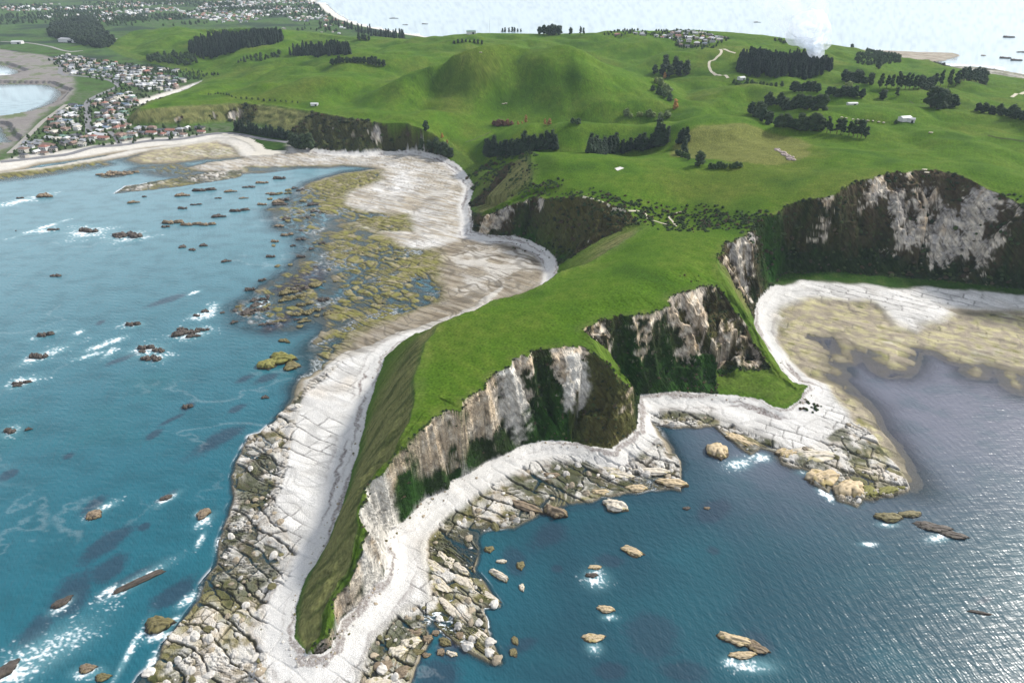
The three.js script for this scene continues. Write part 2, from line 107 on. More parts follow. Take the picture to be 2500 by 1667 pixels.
// low ground: outlines with a level, what they are made of (a material name), and how rough
const LOW = [
  ['town', 5, [[-613,-817],[-601,-849],[-564.9,-870],[-534.9,-897],[-495,-933],[-437.8,-950],[-407.9,-966],[-366.4,-950],[-308.6,-916],[-277.4,-886],[-333,-998],[-407.8,-1072],[-487.3,-1072],[-639,-1193],[-613,-1341],[-596.5,-1470],[-698,-1590],[-868,-1730],[-1094,-1988],[-1297,-2228],[-1431,-2278],[-1449,-2180],[-1442,-2091],[-1902,-2204],[-736,-776]], 0.2],
  ['town', 7, [[-1000, -1900], [-1600, -1700], [-6000, -1500], [-6000, -9000], [-1500, -9000], ...[[-1106,-4073],[-995,-3887],[-814,-3286],[-672,-2881],[-535.6,-2593],[-379,-2356],[-243.7,-2180],[-210.7,-2038],[-322.7,-1988],[-583.7,-2091],[-952,-2091],[-1258,-2204]]], 0.3],
  ['sand', 1.5, [[-590.7,-783],[-553.7,-805],[-509.7,-849],[-489.8,-886],[-430.5,-918],[-400.2,-945],[-360.5,-933],[-288.1,-875],[-293.8,-866],[-331.9,-849],[-352.8,-886],[-383.9,-933],[-419.9,-907],[-468.5,-888],[-483.6,-862],[-496.8,-845],[-517.8,-815],[-546.6,-785],[-582.6,-771],[-672,-759],[-686,-776]], 0.15],
  ['gravel', 1.2, [[-1326,-1912],[-1242,-1850],[-1151,-1808],[-1002,-1657],[-856,-1416],[-789,-1296],[-748,-1193],[-731,-1114],[-707,-1041],[-661,-945],[-646,-886],[-636,-853],[-729,-833],[-1609,-1988]], 0.15],
  ['lawn', 3, [[-408.8,-976],[-364.7,-945],[-313,-875],[-284.1,-870],[-299,-933],[-345.1,-958]], 0.1],
  ['lawn', 3.6, [[177,-447.9],[194.2,-476.6],[215,-501.3],[263.9,-506.5],[326,-491.2],[389,-473.4],[473.6,-437.3],[459.4,-420.5],[372.4,-447.9],[310,-461.1],[281.7,-458.9],[263.8,-467.2],[238.8,-472.6],[222,-472.6],[195.9,-461.9]], 0.1],
  ['white', 1.7, [[-8.6,-470.3],[-23.6,-437.3],[-79.2,-394.4],[-104,-375.6],[-114.8,-350.6],[-122.8,-340.9],[-117.6,-311.1],[-115,-282.3],[-114.1,-269.3],[-110.3,-235.7],[-111.6,-226.6],[-105.6,-215.9],[-93.3,-208.4],[-93.2,-197.4],[-94.8,-190.7],[-96.4,-178.2],[-97.4,-170.1],[-88.5,-157.4],[-88.2,-151.6],[-81.7,-127.9],[-55.2,-127.9],[-53.5,-147.5],[-52.1,-164.7],[-44.6,-173.2],[-41.2,-178.2],[-32.9,-179.2],[-35.3,-192.9],[-38.4,-209.1],[-35.5,-220.5],[-27,-234],[-9.5,-250.3],[11.6,-262.3],[38.1,-271.1],[39.6,-287.5],[-6,-291.3],[-59.6,-266.3]], 0.22],
  ['white', 1.6, [[37,-283.8],[38.7,-273.1],[48.2,-261.3],[56.1,-259.7],[66.4,-258.1],[76.5,-266.3],[74.7,-280.2],[71.2,-299],[69.8,-319.6]], 0.4],
  ['white', 1.8, [[70,-313.2],[75.7,-333],[98.7,-337.6],[121.1,-337.6],[154.8,-324],[174,-342.3],[183,-335.7],[184.3,-317.4],[178.8,-293.2],[175.7,-273.1],[162.9,-266.3],[150.2,-267],[140.4,-269.7],[139,-278.4],[132.5,-285.6],[121,-293.2],[110.2,-305],[92,-308.6],[74.8,-306.2]], 0.25],
  ['white', 1.8, [[174.8,-447.9],[196.4,-463.4],[223.2,-475.8],[265.2,-470.3],[283.2,-461.9],[311.6,-464.1],[374.2,-450.8],[460.6,-421.8],[442.5,-400.4],[359.7,-428.4],[319,-438.7],[304.2,-440.1],[310.2,-428.4],[268,-399.8],[260.3,-407.8],[262.4,-444.3],[229.2,-447.9],[214,-449.3],[193.9,-437.3],[181.5,-420.5],[174.3,-401.6],[169.8,-367.5],[174.4,-343.3],[182.8,-335.3],[170,-331.6],[160.5,-352.1],[160.4,-389.7]], 0.15],
  ['tanalgae', 0.35, [[183.7,-427.1],[214.8,-451.5],[261.6,-449.3],[261.8,-410.9],[267.4,-398.6],[309.4,-427.1],[360.6,-429.8],[443.5,-401.6],[370.7,-315.3],[309,-350.6],[304.2,-357.1],[291.6,-365.9],[275.2,-369.1],[272.8,-376.7],[258.2,-380.6],[246,-365.9],[237.5,-354.1],[227.6,-355.6],[230.4,-371.3],[220.1,-390.3],[215.9,-398.6],[196.7,-396.8],[197.9,-375.1],[188.7,-356.6],[187.3,-343.8],[195.2,-322.2],[195.1,-304.2],[193.6,-279.8],[191.9,-266.6],[189.2,-254],[181.1,-254.6],[172.9,-259.7],[178.6,-287.5],[185.2,-319.6],[183.8,-337.6],[169.8,-367.5]], 0.5],
  ['rough', 0.7, [[-103.3,-359.2],[-114.8,-350.6],[-122.8,-340.9],[-123.8,-319.6],[-126.7,-302.9],[-132.4,-291.3],[-138.1,-288.2],[-137.3,-272.8],[-135,-258.1],[-128.8,-240.6],[-127.9,-226.6],[-125,-213.3],[-121,-201.3],[-123.6,-192.2],[-122.7,-182.8],[-124.7,-174],[-126.2,-164.5],[-126.4,-154.5],[-128.6,-148.3],[-129.2,-127.9],[-74.8,-127.9],[-88.8,-159.3],[-96.4,-178.2],[-90.5,-192.9],[-91.5,-209.1],[-108.7,-235.5],[-112.2,-276.6],[-119.2,-328.4]], 0.9],
  ['rough', 0.5, [[-37.8,-127.9],[-36.3,-142.7],[-35.9,-152.8],[-34.5,-159.3],[-30.5,-164.7],[-32.2,-171.5],[-29,-173.4],[-21.3,-165.8],[-14.7,-161.1],[-9.2,-157.1],[-4.8,-156.2],[-6.2,-161.1],[-9.6,-169.6],[-12,-177.4],[-12.1,-180.2],[-5.2,-180.2],[-10.2,-187.9],[-16.5,-197.4],[-15.2,-206],[-14.9,-216.9],[-11.2,-220.2],[1.5,-222.3],[10.1,-228.2],[16.6,-232.6],[24.9,-238.3],[37.3,-238.6],[44.6,-242.1],[54,-245.4],[63.9,-247.2],[78.8,-246.6],[81.5,-257.1],[82.8,-271.4],[77.8,-272.8],[73.2,-283.8],[65.3,-291.3],[49.3,-273.1],[27.1,-271.4],[5.1,-263],[-13.6,-247.2],[-26.9,-232.6],[-34.8,-214.1],[-34.6,-195.1],[-31.3,-180.2],[-42.5,-176.2],[-51.8,-162.9],[-52.5,-127.9]], 0.85],
  ['rough', 0.6, [[72.5,-307],[92,-308.6],[107.8,-305],[121,-293.2],[132.1,-284.5],[139.6,-280.2],[135,-273.1],[127.8,-278],[119.6,-273.1],[115.2,-280.9],[108.2,-297],[89.1,-295.1],[76.7,-297]], 0.7],
  ['rough', 0.9, [[135.8,-272.8],[134.6,-265.6],[140.2,-262.7],[147.9,-260.4],[143.5,-251.5],[148,-246.3],[153.4,-250.9],[150.6,-240.6],[157.4,-236.3],[163.2,-240.4],[168.7,-240.4],[177.1,-242.4],[186.7,-247.8],[188.6,-254.9],[188.3,-269.7],[187.2,-291.3],[179.6,-295.1],[151.7,-276.6]], 0.8],
  ['tan', 0.9, [[39.6,-503.1],[37.8,-532],[28.2,-554.5],[16.2,-571.1],[0.4,-583],[-22,-585.2],[-44.9,-575.4],[-66.4,-557.6],[-77.1,-520.8],[-59.5,-486.2],[-52.9,-451.5],[-67.1,-437.3],[-94.4,-415.3],[-105.9,-398.6],[-115.1,-358.2],[-103.5,-360.2],[-90.7,-378.4],[-51.5,-404.7],[-13.3,-447.9],[23.8,-474.2]], 0.25],
  ['algae', 0.0, [[-116.3,-352.1],[-126.3,-378.4],[-121.1,-401.6],[-134.8,-440.8],[-137.2,-486.2],[-157.2,-530.1],[-162.3,-580.8],[-156.4,-627],[-141.7,-637],[-84.9,-586.3],[-61.4,-544.5],[-51,-447.9],[-66.9,-435.2],[-105.1,-394.4]], 0.75],
  ['algae', -0.35, [[-183.5,-414.1],[-197.3,-440.8],[-181.1,-486.2],[-172.4,-530.1],[-189.7,-580.8],[-215.9,-603],[-239.2,-653],[-219.8,-710],[-199.4,-742],[-157.5,-559.6],[-149.6,-503.1],[-130,-427.1],[-150.2,-401.6]], 0.8],
  ['whitetan', 0.75, [[-38.5,-734],[-41.1,-667],[-27.7,-580.8],[-44.4,-567.9],[-72.9,-547.5],[-92.4,-554.5],[-129.6,-594.1],[-153.4,-613],[-144.7,-631],[-94.5,-631],[-147.1,-644],[-182.1,-667],[-212.9,-710],[-215.8,-750],[-193.9,-783],[-151.7,-802],[-201.1,-817],[-181.4,-875],[-146.3,-888],[-115.2,-881],[-84.8,-858],[-60.4,-817]], 0.3],
  ['whitetan', 0.8, [[-338.6,-845],[-289,-868],[-220.4,-884],[-180.3,-875],[-195.9,-817],[-246,-809],[-291.7,-791],[-329.5,-783],[-357.5,-791],[-382.3,-802],[-367.2,-829]], 0.25],
  ['rough', 0.35, [[-420.5,-707],[-420.7,-734],[-382.2,-765],[-354.6,-783],[-314.4,-798],[-309.5,-769],[-343.2,-742],[-381.7,-721]], 0.5],
  ['tanalgae', 0.5, [[-470,-845],[-466.4,-884],[-427.6,-911],[-396.5,-935],[-355.2,-893],[-342.4,-858],[-380.4,-849],[-410.2,-831],[-444.4,-825]], 0.25],
  ['algae', 0.0, [[-443.8,-802],[-406.8,-823],[-370.6,-798],[-365.3,-772],[-402.4,-778]], 0.4],
  ['algae', 0.1, [[-636,-776],[-588.4,-780],[-552.1,-794],[-503.3,-837],[-487.1,-821],[-524.6,-791],[-551.8,-769],[-573.5,-757],[-619,-752]], 0.3],
  ['algae', 0.25, [[-222.4,-702],[-221,-742],[-193.9,-783],[-151.1,-798],[-148.1,-750],[-173.6,-710],[-169,-667],[-143.1,-645],[-99.5,-637],[-91.6,-591.9],[-121.7,-594.1],[-159.3,-621],[-195.7,-660]], 0.55],
  ...[[[219.2,-378.4],[217.8,-375],[214,-369.2],[214,-370.7],[211.2,-367],[212.7,-372.2],[211.8,-373.3],[214.4,-378.4],[216.9,-383.6],[217.6,-384.8],[221.3,-390.2],[220.8,-386.5],[222.5,-387.7],[220.1,-382]],[[236,-394.4],[234,-390],[229.4,-382.5],[229.7,-384.5],[226.5,-379.7],[228.9,-386.4],[228.2,-387.8],[231.5,-394.4],[234.8,-401.2],[235.7,-402.8],[240.2,-409.9],[239,-405],[240.8,-406.7],[237.5,-399.1]],[[291.9,-365.9],[291.4,-364.7],[286.6,-362.5],[285.3,-363.1],[281.4,-361.7],[280.7,-363.6],[277.3,-364],[279.4,-365.9],[281.1,-367.9],[281.9,-368.3],[286.7,-370.2],[288.6,-368.9],[292,-369.4],[290.9,-367.3]],[[300.6,-348.1],[300.1,-347.1],[297.8,-345.4],[297.6,-345.9],[295.9,-344.7],[296.3,-346.3],[295.3,-346.6],[296.6,-348.1],[297.8,-349.7],[298.2,-350],[300.3,-351.6],[300.5,-350.5],[301.7,-350.9],[300.7,-349.2]],[[297.4,-336.7],[296.7,-335.4],[293.9,-333.2],[293.6,-333.8],[291.5,-332.4],[292.1,-334.3],[290.9,-334.7],[292.5,-336.7],[294,-338.6],[294.5,-339.1],[297.2,-341],[297.4,-339.7],[298.9,-340.1],[297.6,-338]],[[284.5,-377.3],[284,-376.1],[280.5,-374.2],[279.7,-374.7],[276.9,-373.4],[276.6,-375.2],[274.4,-375.6],[276,-377.3],[277.3,-379],[277.9,-379.4],[281.4,-381.1],[282.6,-380],[284.9,-380.4],[283.9,-378.5]],[[207.4,-367.5],[207.1,-366.6],[205.3,-365.1],[204.9,-365.5],[203.4,-364.5],[203.4,-365.9],[202.3,-366.2],[203.2,-367.5],[204,-368.9],[204.3,-369.2],[206.1,-370.6],[206.6,-369.7],[207.8,-370],[207.2,-368.5]],[[197.4,-352.1],[197.1,-351.1],[195,-349.3],[194.5,-349.8],[192.8,-348.6],[192.7,-350.2],[191.4,-350.6],[192.4,-352.1],[193.3,-353.7],[193.6,-354],[195.7,-355.6],[196.4,-354.5],[197.8,-354.9],[197.2,-353.2]],[[282.6,-352.1],[281.6,-350.4],[278.8,-347.5],[278.7,-348.2],[276.6,-346.4],[277.6,-349],[276.7,-349.5],[278.5,-352.1],[280.3,-354.7],[280.8,-355.3],[283.5,-357.9],[283.3,-356.1],[284.7,-356.7],[283.1,-353.9]]].map((q) => ['tanalgae', 0.15, q, 0.2]),
  ['rough', -0.1, [[-472,-772],[-467,-787],[-447.2,-798],[-436.7,-787],[-444.7,-772],[-461,-765]], 0.35],
  ['tan', 0.5, [[908,-1968],[1006,-1931],[1053,-1912],[1133,-1894],[1120,-1842],[1029,-1745],[961,-1715],[946,-1808]], 0.5],
  ['rough', 0.1, [[990,-1657],[1061,-1643],[1075,-1558],[1088,-1481],[1044,-1416],[975,-1442],[950,-1552]], 0.6],
].map(([kind, level, pts, amp]) => ({ kind, level, amp, o: outline(pts), fall: kind === 'town' || kind === 'lawn' ? 0.12 : kind === 'rough' ? 1.1 : kind === 'tanalgae' ? 0.11 : kind === 'algae' ? 0.12 : 0.3 }));
const POOLS = [[[-1467,-1671],[-1169,-1671],[-1100,-1610],[-1049,-1558],[-1040,-1504],[-1053,-1493],[-1303,-1470]], [[-1258,-1416],[-996,-1406],[-897,-1395],[-820,-1314],[-779,-1208],[-771,-1131],[-789,-1088],[-940,-1026]], [[-797,-1041],[-748,-1026],[-705,-971],[-666,-921],[-682,-930],[-715,-921]], [[-318.3,-809],[-277,-809],[-200.7,-815],[-167.8,-805],[-201.3,-794],[-236.8,-804],[-271.4,-791],[-306.8,-791]]].map(outline);
const KINDS = ['town', 'sand', 'gravel', 'lawn', 'white', 'tanalgae', 'rough', 'tan', 'algae', 'whitetan'];
// evalGround fills G: h height, dF, dC distances inside foot and crest outlines, t 0 at the foot .. 1 at the crest, cliff share, w weights of the low kinds, crack 0..1
const G = { h: 0, dF: 0, dC: 0, t: 0, cliff: 0, crack: 0, slab: 0, w: new Float32Array(KINDS.length), low: 0, rib: 0, tal: 0.42 };
function evalGround(x, z, fine = true) {
  const far = Math.hypot(x, z);
  const wob = far < 900 ? 1.4 : 3, wide = far < 330 ? 3 : far < 700 ? 7 : 6, wx = x + wob * fbm(x * 0.13, z * 0.13, 3) + wide * fbm(x * 0.03 + 3, z * 0.03, 3), wz = z + wob * fbm(x * 0.13 + 40, z * 0.13 - 30, 3) + wide * fbm(x * 0.03 - 20, z * 0.03 + 50, 3);
  // low ground
  let low = -9, amp = 0.3; G.w.fill(0);
  for (const p of LOW) {
    const o = p.o, reach = 45; if (wx < o.x0 - reach || wx > o.x1 + reach || wz < o.z0 - reach || wz > o.z1 + reach) continue;
    const d = sd(o, wx, wz); let l = d > 0 ? p.level + Math.min(0.5, d * 0.02) : p.level + p.fall * d;
    if (p.kind === 'town' && d < 0) l = p.level + 0.12 * Math.max(d, -40) + 0.5 * Math.min(0, d + 40);
    const soft = far > 1500 ? 8 : p.kind === 'rough' ? 1 : far > 380 && p.kind !== 'white' ? 7 : 3, k = sstep(-soft, soft, d); if (k > 0) { const q = KINDS.indexOf(p.kind); for (let i = 0; i < KINDS.length; i++) G.w[i] *= 1 - k; G.w[q] += k * (1 - 0); }
    const a = Math.max(low, l), near = sat(1 - Math.abs(low - l) / 0.6); amp = l > low ? p.amp : amp; low = a + near * near * 0.08;
  }
  const sea = -3.2 - 3 * sstep(-0.3, 0.5, fbm(x * 0.02, z * 0.02, 3));
  if (low < -1.2) low = Math.max(sea, low * 0.7 - 0.4);
  for (const o of POOLS) { if (x < o.x0 - 30 || x > o.x1 + 30 || z < o.z0 - 30 || z > o.z1 + 30) continue; const d = sd(o, wx, wz); if (d > -12) low = Math.min(low, 1.0 - 0.12 * (d + 8)); }
  // slabs and joints of the shore rock
  G.crack = 0; G.slab = 0.5;
  if (fine && low > -2.6 && far < 1100) {
    const wRock = G.w[4] * 0.8 + G.w[5] * 0.5 + G.w[6] + G.w[7] * 0.6 + G.w[8] + G.w[9] * 0.6, u = x * 0.83 + z * 0.56, v = -x * 0.56 + z * 0.83, bw = fbm(x * 0.03 + 9, z * 0.03, 2) * 14;
    if (wRock > 0.02) {
      const rough = G.w[6] + G.w[8] * 0.8;
      const wp = mix(0.4, 1, rough), wu = u + wp * (bw + 2.2 * noise(x * 0.09, z * 0.09)), wv = v + wp * (bw * 0.6 + 1.6 * noise(x * 0.07 + 9, z * 0.07) + 0.5 * noise(x * 0.35, z * 0.35));
      const slab = (du, dv) => { // long slabs: strips of uneven width, each broken at uneven places
        let q = wv / dv; q += 0.35 * noise(q * 0.9, 3.3); const i = Math.floor(q), fv = q - i; let p = wu / (du * (0.6 + 0.9 * h01(i, 7, 2))) + 9 * h01(i, 3, 1); p += 0.3 * noise(p * 1.1, i * 2.7); const j = Math.floor(p), fu = p - j;
        WO[1] = h01(i, j, 4); WO[2] = fv; return Math.min(Math.min(fv, 1 - fv) * dv, Math.min(fu, 1 - fu) * du * (0.6 + 0.9 * h01(i, 7, 2))); };
      const big = slab(17, 7.5); let c = 1 - sstep(0.1, 0.6, big + 0.3 * noise(x * 0.5, z * 0.5)); const id = WO[1];
      const small = slab(13, 2.7), tilt = WO[2] - 0.5; let c2 = 1 - sstep(0.06, 0.34, small + 0.25 * noise(x * 0.7 + 5, z * 0.7)), id2 = WO[1];
      const blocky = (0.7 + 0.3 * sstep(-0.4, -0.1, noise(x * 0.021 + 70, z * 0.021))) * rough;
      if (blocky > 0.01) { const bs = 0.75 + 0.5 * sstep(-0.3, 0.3, noise(x * 0.02 + 17, z * 0.02)); worley(wu / 7.4 * bs + 0.25 * noise(x * 0.25, z * 0.25), wv / 4.2 * bs, 1); c2 = mix(c2, 1 - sstep(0.025, 0.11, WO[0]), blocky); if (blocky > 0.5) id2 = WO[1]; }
      low += tilt * 1.1 * rough * (1 - blocky) * 0.8;
      const busy = sstep(-0.25, 0.3, noise(x * 0.03 + 31, z * 0.03) + 0.5 * noise(x * 0.09, z * 0.09 + 4));
      const keep = sstep(-0.15, 0.35, noise(x * 0.035 + 3, z * 0.035)) * (1 - rough) * 0.9 + rough * (0.55 + 0.45 * busy);
      c = Math.max(c * mix(0.85, 1, rough) * mix(sstep(-0.35, 0.1, noise(x * 0.03 + 13, z * 0.03)), 1, rough), c2 * mix(0.3 * keep * keep, busy, rough));
      if (G.w[8] > 0.05) { worley(wu / 15, wv / 8, 1); const gap = 1 - sstep(0.06, 0.3, WO[0] + 0.12 * noise(x * 0.2, z * 0.2)); low -= 1.1 * gap * G.w[8] * sstep(-0.25, 0.15, noise(x * 0.018 + 2, z * 0.018)); }
      const line = sstep(0.82, 0.97, 1 - Math.abs(noise(v * 0.11 + noise(u * 0.05, v * 0.05) * 1.2, u * 0.018))) * (G.w[7] * 0.8 + G.w[9] * 0.55 + G.w[5] * 0.5 + G.w[4] * 0.3);
      G.crack = Math.max(c, line) * wRock; G.slab = id * 0.6 + id2 * 0.4;
      low += amp * ((id - 0.45) * 1.0 + (id2 - 0.5) * 0.6 * rough + fbm(x * 0.05, z * 0.05, 3) * 1.6) - G.crack * mix(0.3, 0.95, rough);
    }
  } else low += amp * fbm(x * 0.02, z * 0.02, 3);
  if (far < 1100) low += 0.1 * fbm(x * 0.4, z * 0.4, 3);
  G.low = low;
  // upland and its slopes
  const edge = far < 800 ? 2.2 : 5, ex = x + edge * fbm(x * 0.07 + 5, z * 0.07, 4), ez = z + edge * fbm(x * 0.07 - 60, z * 0.07 + 3, 4) + (far < 700 ? 1.3 * noise(x * 0.31, z * 0.31) : 0);
  let dF = -500; if (x > FOOT.x0 - 30 && x < FOOT.x1 + 30 && z > FOOT.z0 - 30 && z < FOOT.z1 + 30) dF = sd(FOOT, mix(x, ex, 0.6), mix(z, ez, 0.6));
  G.dF = dF; G.dC = -500; G.t = 0; G.cliff = 0; G.rib = 0;
  let h = low;
  if (dF > 0) {
    const foot = along(FOOT, 2), up = RBF(x, z); let dC = sd(CREST, ex, ez);
    const s0 = along(CREST, 3), topH = along(CREST, 2), cl = sstep(0.25, 0.7, s0);
    const arc = mix(CREST.L[CREST.seg], CREST.L[CREST.seg + 1], CREST.t) + 2.5 * noise(x * 0.08, z * 0.08), wl = far < 450 ? 1 : far < 800 ? 0.5 : 0.35;
    const butt = 0.65 - 2.2 * Math.abs(noise(arc * 0.055 * wl, 1.7)) - 0.25 * Math.abs(noise(arc * 0.16 * wl, 5.1)); // buttresses between gullies
    if (far < 900 && dC > -30 && dC < 30) dC += cl * (far < 450 ? 3.6 : 6) * (butt + 0.1) * sstep(30, 12, Math.abs(dC)); G.dC = dC;
    const p0 = 0.42 + 0.3 * noise(arc * 0.045 * wl, 8.8);
    const t = dC >= 0 ? 1 : dF / (dF - dC);
    const rib = far < 1300 ? 0.75 * butt + 0.9 * fbm((x * 0.9 + z * 0.3) * 0.09, (z * 0.9 - x * 0.3) * 0.09, 4) : 0; G.rib = rib;
    const prof = mix(mix(t, 1 - (1 - t) * (1 - t), 0.45), t < p0 ? t * 0.85 : 0.85 * p0 + (1 - 0.85 * p0) * Math.pow((t - p0) / (1 - p0), 0.8), cl);
    const target = dC >= 0 ? up : mix(topH, Math.min(up, topH + 3), 0.5);
    const keepTop = dC >= 0 ? mix(topH, up, sstep(0, 25, dC)) : target;
    h = mix(foot, keepTop, prof);
    if (t < 1) h += (cl * (far < 450 ? 8.5 : 11) * (rib - 0.1) + cl * 2.4 * noise((x + z * 0.4) * 0.12, z * 0.12) + cl * 2.2 * fbm(x * 0.28, z * 0.28, 4) + (1 - cl) * 0.9 * noise((x * 0.5 + z * 0.86) * 0.22, (x * 0.86 - z * 0.5) * 0.03)) * Math.min(1, 4 * t * (1 - t) * 1.2);
    if (cl > 0 && t < 1 && t > 0.2) h += cl * 1.1 * Math.sin(h * 1.15 + 2 * noise(x * 0.05, z * 0.05)) * sat((t - 0.2) * 5) * sat((1 - t) * 6);
    if (dC > 0) h += (0.25 * fbm(x * 0.06, z * 0.06, 3) + (far > 500 ? 7.5 * fbm(x * 0.0105, z * 0.0105, 4) * sstep(500, 720, far) + sstep(640, 820, far) * sstep(10, 70, dC) * (18 * fbm(x * 0.0062 + 3, z * 0.0075, 3) - 7 * Math.pow(1 - Math.min(1, Math.sqrt(Math.pow(noise(x * 0.0075 + 4, z * 0.0055), 2) + 0.006) * 2.4), 2)) : 0)) * sstep(0, 20, dC);
    h = Math.max(h, Math.min(low, foot));
    G.tal = p0; G.t = t; G.cliff = t < 1 ? cl : 0;
  } else if (dF > -9) h = Math.max(low, mix(along(FOOT, 2), low, sstep(0, 9, -dF)));
  return (G.h = h);
}
const heightAt = (x, z) => evalGround(x, z, true);
{ // thin high overcast: pale at the horizon, bluer overhead, bright round the sun
  const W = 512, H = 256, data = new Float32Array(W * H * 4);
  for (let r = 0; r < H; r++) for (let c = 0; c < W; c++) {
    const up = ((r + 0.5) / H - 0.5) * Math.PI, az = ((c + 0.5) / W - 0.5) * 2 * Math.PI, x = Math.cos(az) * Math.cos(up), y = Math.sin(up), z = Math.sin(az) * Math.cos(up);
    const k = sstep(0.08, 0.7, y), cosS = x * sunDir.x + y * sunDir.y + z * sunDir.z, q = 1 / (Math.max(0, y) + 0.25);
    const cloud = sstep(-0.25, 0.45, fbm(x * q * 1.6 + 3, z * q * 1.6, 5)) * 0.75, glow = 0.55 * Math.exp((cosS - 1) * 2) + 0.5 * Math.exp((cosS - 1) * 8) + 1.3 * Math.exp((cosS - 1) * 40);
    const base = [mix(1.58, 0.18, k), mix(1.63, 0.27, k), mix(1.7, 0.44, k)], cl = [0.55, 0.58, 0.63], i = (r * W + c) * 4;
    for (let n = 0; n < 3; n++) data[i + n] = (mix(base[n], cl[n], cloud * (0.35 + 0.65 * k)) * 0.92 + glow * [1, 0.97, 0.92][n]);
    data[i + 3] = 1;
  }
  const t = new THREE.DataTexture(data, W, H, THREE.RGBAFormat, THREE.FloatType); t.mapping = THREE.EquirectangularReflectionMapping; t.magFilter = t.minFilter = THREE.LinearFilter; t.needsUpdate = true;
  scene.background = t; scene.environment = t;
}
// ---------- helpers ----------
function tag(o, label, category, group, kind) { if (label) o.userData.label = label; if (category) o.userData.category = category; if (group) o.userData.group = group; if (kind) o.userData.kind = kind; return o; }
const used = {};
function numbered(n) { const k = (used[n] = (used[n] ?? -1) + 1); return k ? n + '_' + String(k).padStart(3, '0') : n; }
function meshOf(name, geo, mat, parent = scene) { const m = new THREE.Mesh(geo, mat); m.name = parent === scene ? numbered(name) : name; m.castShadow = m.receiveShadow = true; parent.add(m); return m; }
function random(seed) { let s = seed >>> 0; return () => { s = (s + 0x6d2b79f5) | 0; let t = Math.imul(s ^ (s >>> 15), 1 | s); t = (t + Math.imul(t ^ (t >>> 7), 61 | t)) ^ t; return ((t ^ (t >>> 14)) >>> 0) / 4294967296; }; }
function noiseTexture(size, f, srgb) { // f(u, v) in 0..1 -> 0..1 grey
  const d = new Uint8Array(size * size * 4);
  for (let j = 0; j < size; j++) for (let i = 0; i < size; i++) { const v = Math.max(0, Math.min(255, Math.round(f(i / size, j / size) * 255))), o = (j * size + i) * 4; d[o] = d[o + 1] = d[o + 2] = v; d[o + 3] = 255; }
  const t = new THREE.DataTexture(d, size, size); t.wrapS = t.wrapT = THREE.RepeatWrapping; t.magFilter = THREE.LinearFilter; t.minFilter = THREE.LinearMipmapLinearFilter; t.generateMipmaps = true; if (srgb) t.colorSpace = THREE.SRGBColorSpace; t.needsUpdate = true; return t;
}
function tileNoise(u, v, f, n) { // tileable fbm: blends four shifted copies
  const g = (x, y) => fbm(x * f, y * f, n); const a = u, b = v;
  return g(u, v) * (1 - a) * (1 - b) + g(u - 1, v) * a * (1 - b) + g(u, v - 1) * (1 - a) * b + g(u - 1, v - 1) * a * b;
}
const scaled = (t, m) => { const c = t.clone(); c.repeat.set(1 / m, 1 / m); c.needsUpdate = true; return c; };
const GRAIN = noiseTexture(512, (u, v) => 0.82 + 0.75 * tileNoise(u, v, 26, 5), false);
const CRAG = noiseTexture(512, (u, v) => { const a = tileNoise(u, v, 9, 5), b = Math.abs(tileNoise(u + 0.37, v, 16, 4)); return 0.68 + 0.7 * a + 0.7 * Math.min(0.35, b) ; }, false);
const TUFT = noiseTexture(512, (u, v) => 0.78 + 0.9 * tileNoise(u, v, 14, 6), false);
const LUMPS = noiseTexture(512, (u, v) => 0.5 + 0.9 * tileNoise(u, v, 20, 6), false);

// ---------- colours of the ground ----------
const c3 = [0, 0, 0];
const setc = (a) => { c3[0] = a[0]; c3[1] = a[1]; c3[2] = a[2]; };
const toward = (a, k) => { if (k > 0) { c3[0] += (a[0] - c3[0]) * k; c3[1] += (a[1] - c3[1]) * k; c3[2] += (a[2] - c3[2]) * k; } };
const COL = {
  grass: [0.084, 0.17, 0.011], grassDry: [0.14, 0.17, 0.028], grassDeep: [0.018, 0.062, 0.006], olive: [0.215, 0.22, 0.08], oliveDark: [0.1, 0.118, 0.038], lush: [0.03, 0.13, 0.012],
  rockTan: [0.6, 0.48, 0.34], rockGrey: [0.42, 0.42, 0.42], rockPale: [0.7, 0.63, 0.52], ochre: [0.42, 0.28, 0.13], scrub: [0.018, 0.032, 0.008], brownScrub: [0.055, 0.042, 0.022], soil: [0.1, 0.07, 0.045],
  white: [0.75, 0.735, 0.71], greyWhite: [0.62, 0.595, 0.55], tan: [0.38, 0.325, 0.24], brown: [0.14, 0.105, 0.065], algae: [0.2, 0.185, 0.05], algaeDark: [0.055, 0.06, 0.015], lime: [0.3, 0.32, 0.04], crack: [0.045, 0.04, 0.032], wet: [0.1, 0.085, 0.06], weed: [0.11, 0.07, 0.06],
  gravel: [0.22, 0.2, 0.19], townGround: [0.13, 0.14, 0.1], bed: [0.028, 0.034, 0.03], kelp: [0.02, 0.016, 0.018],
};
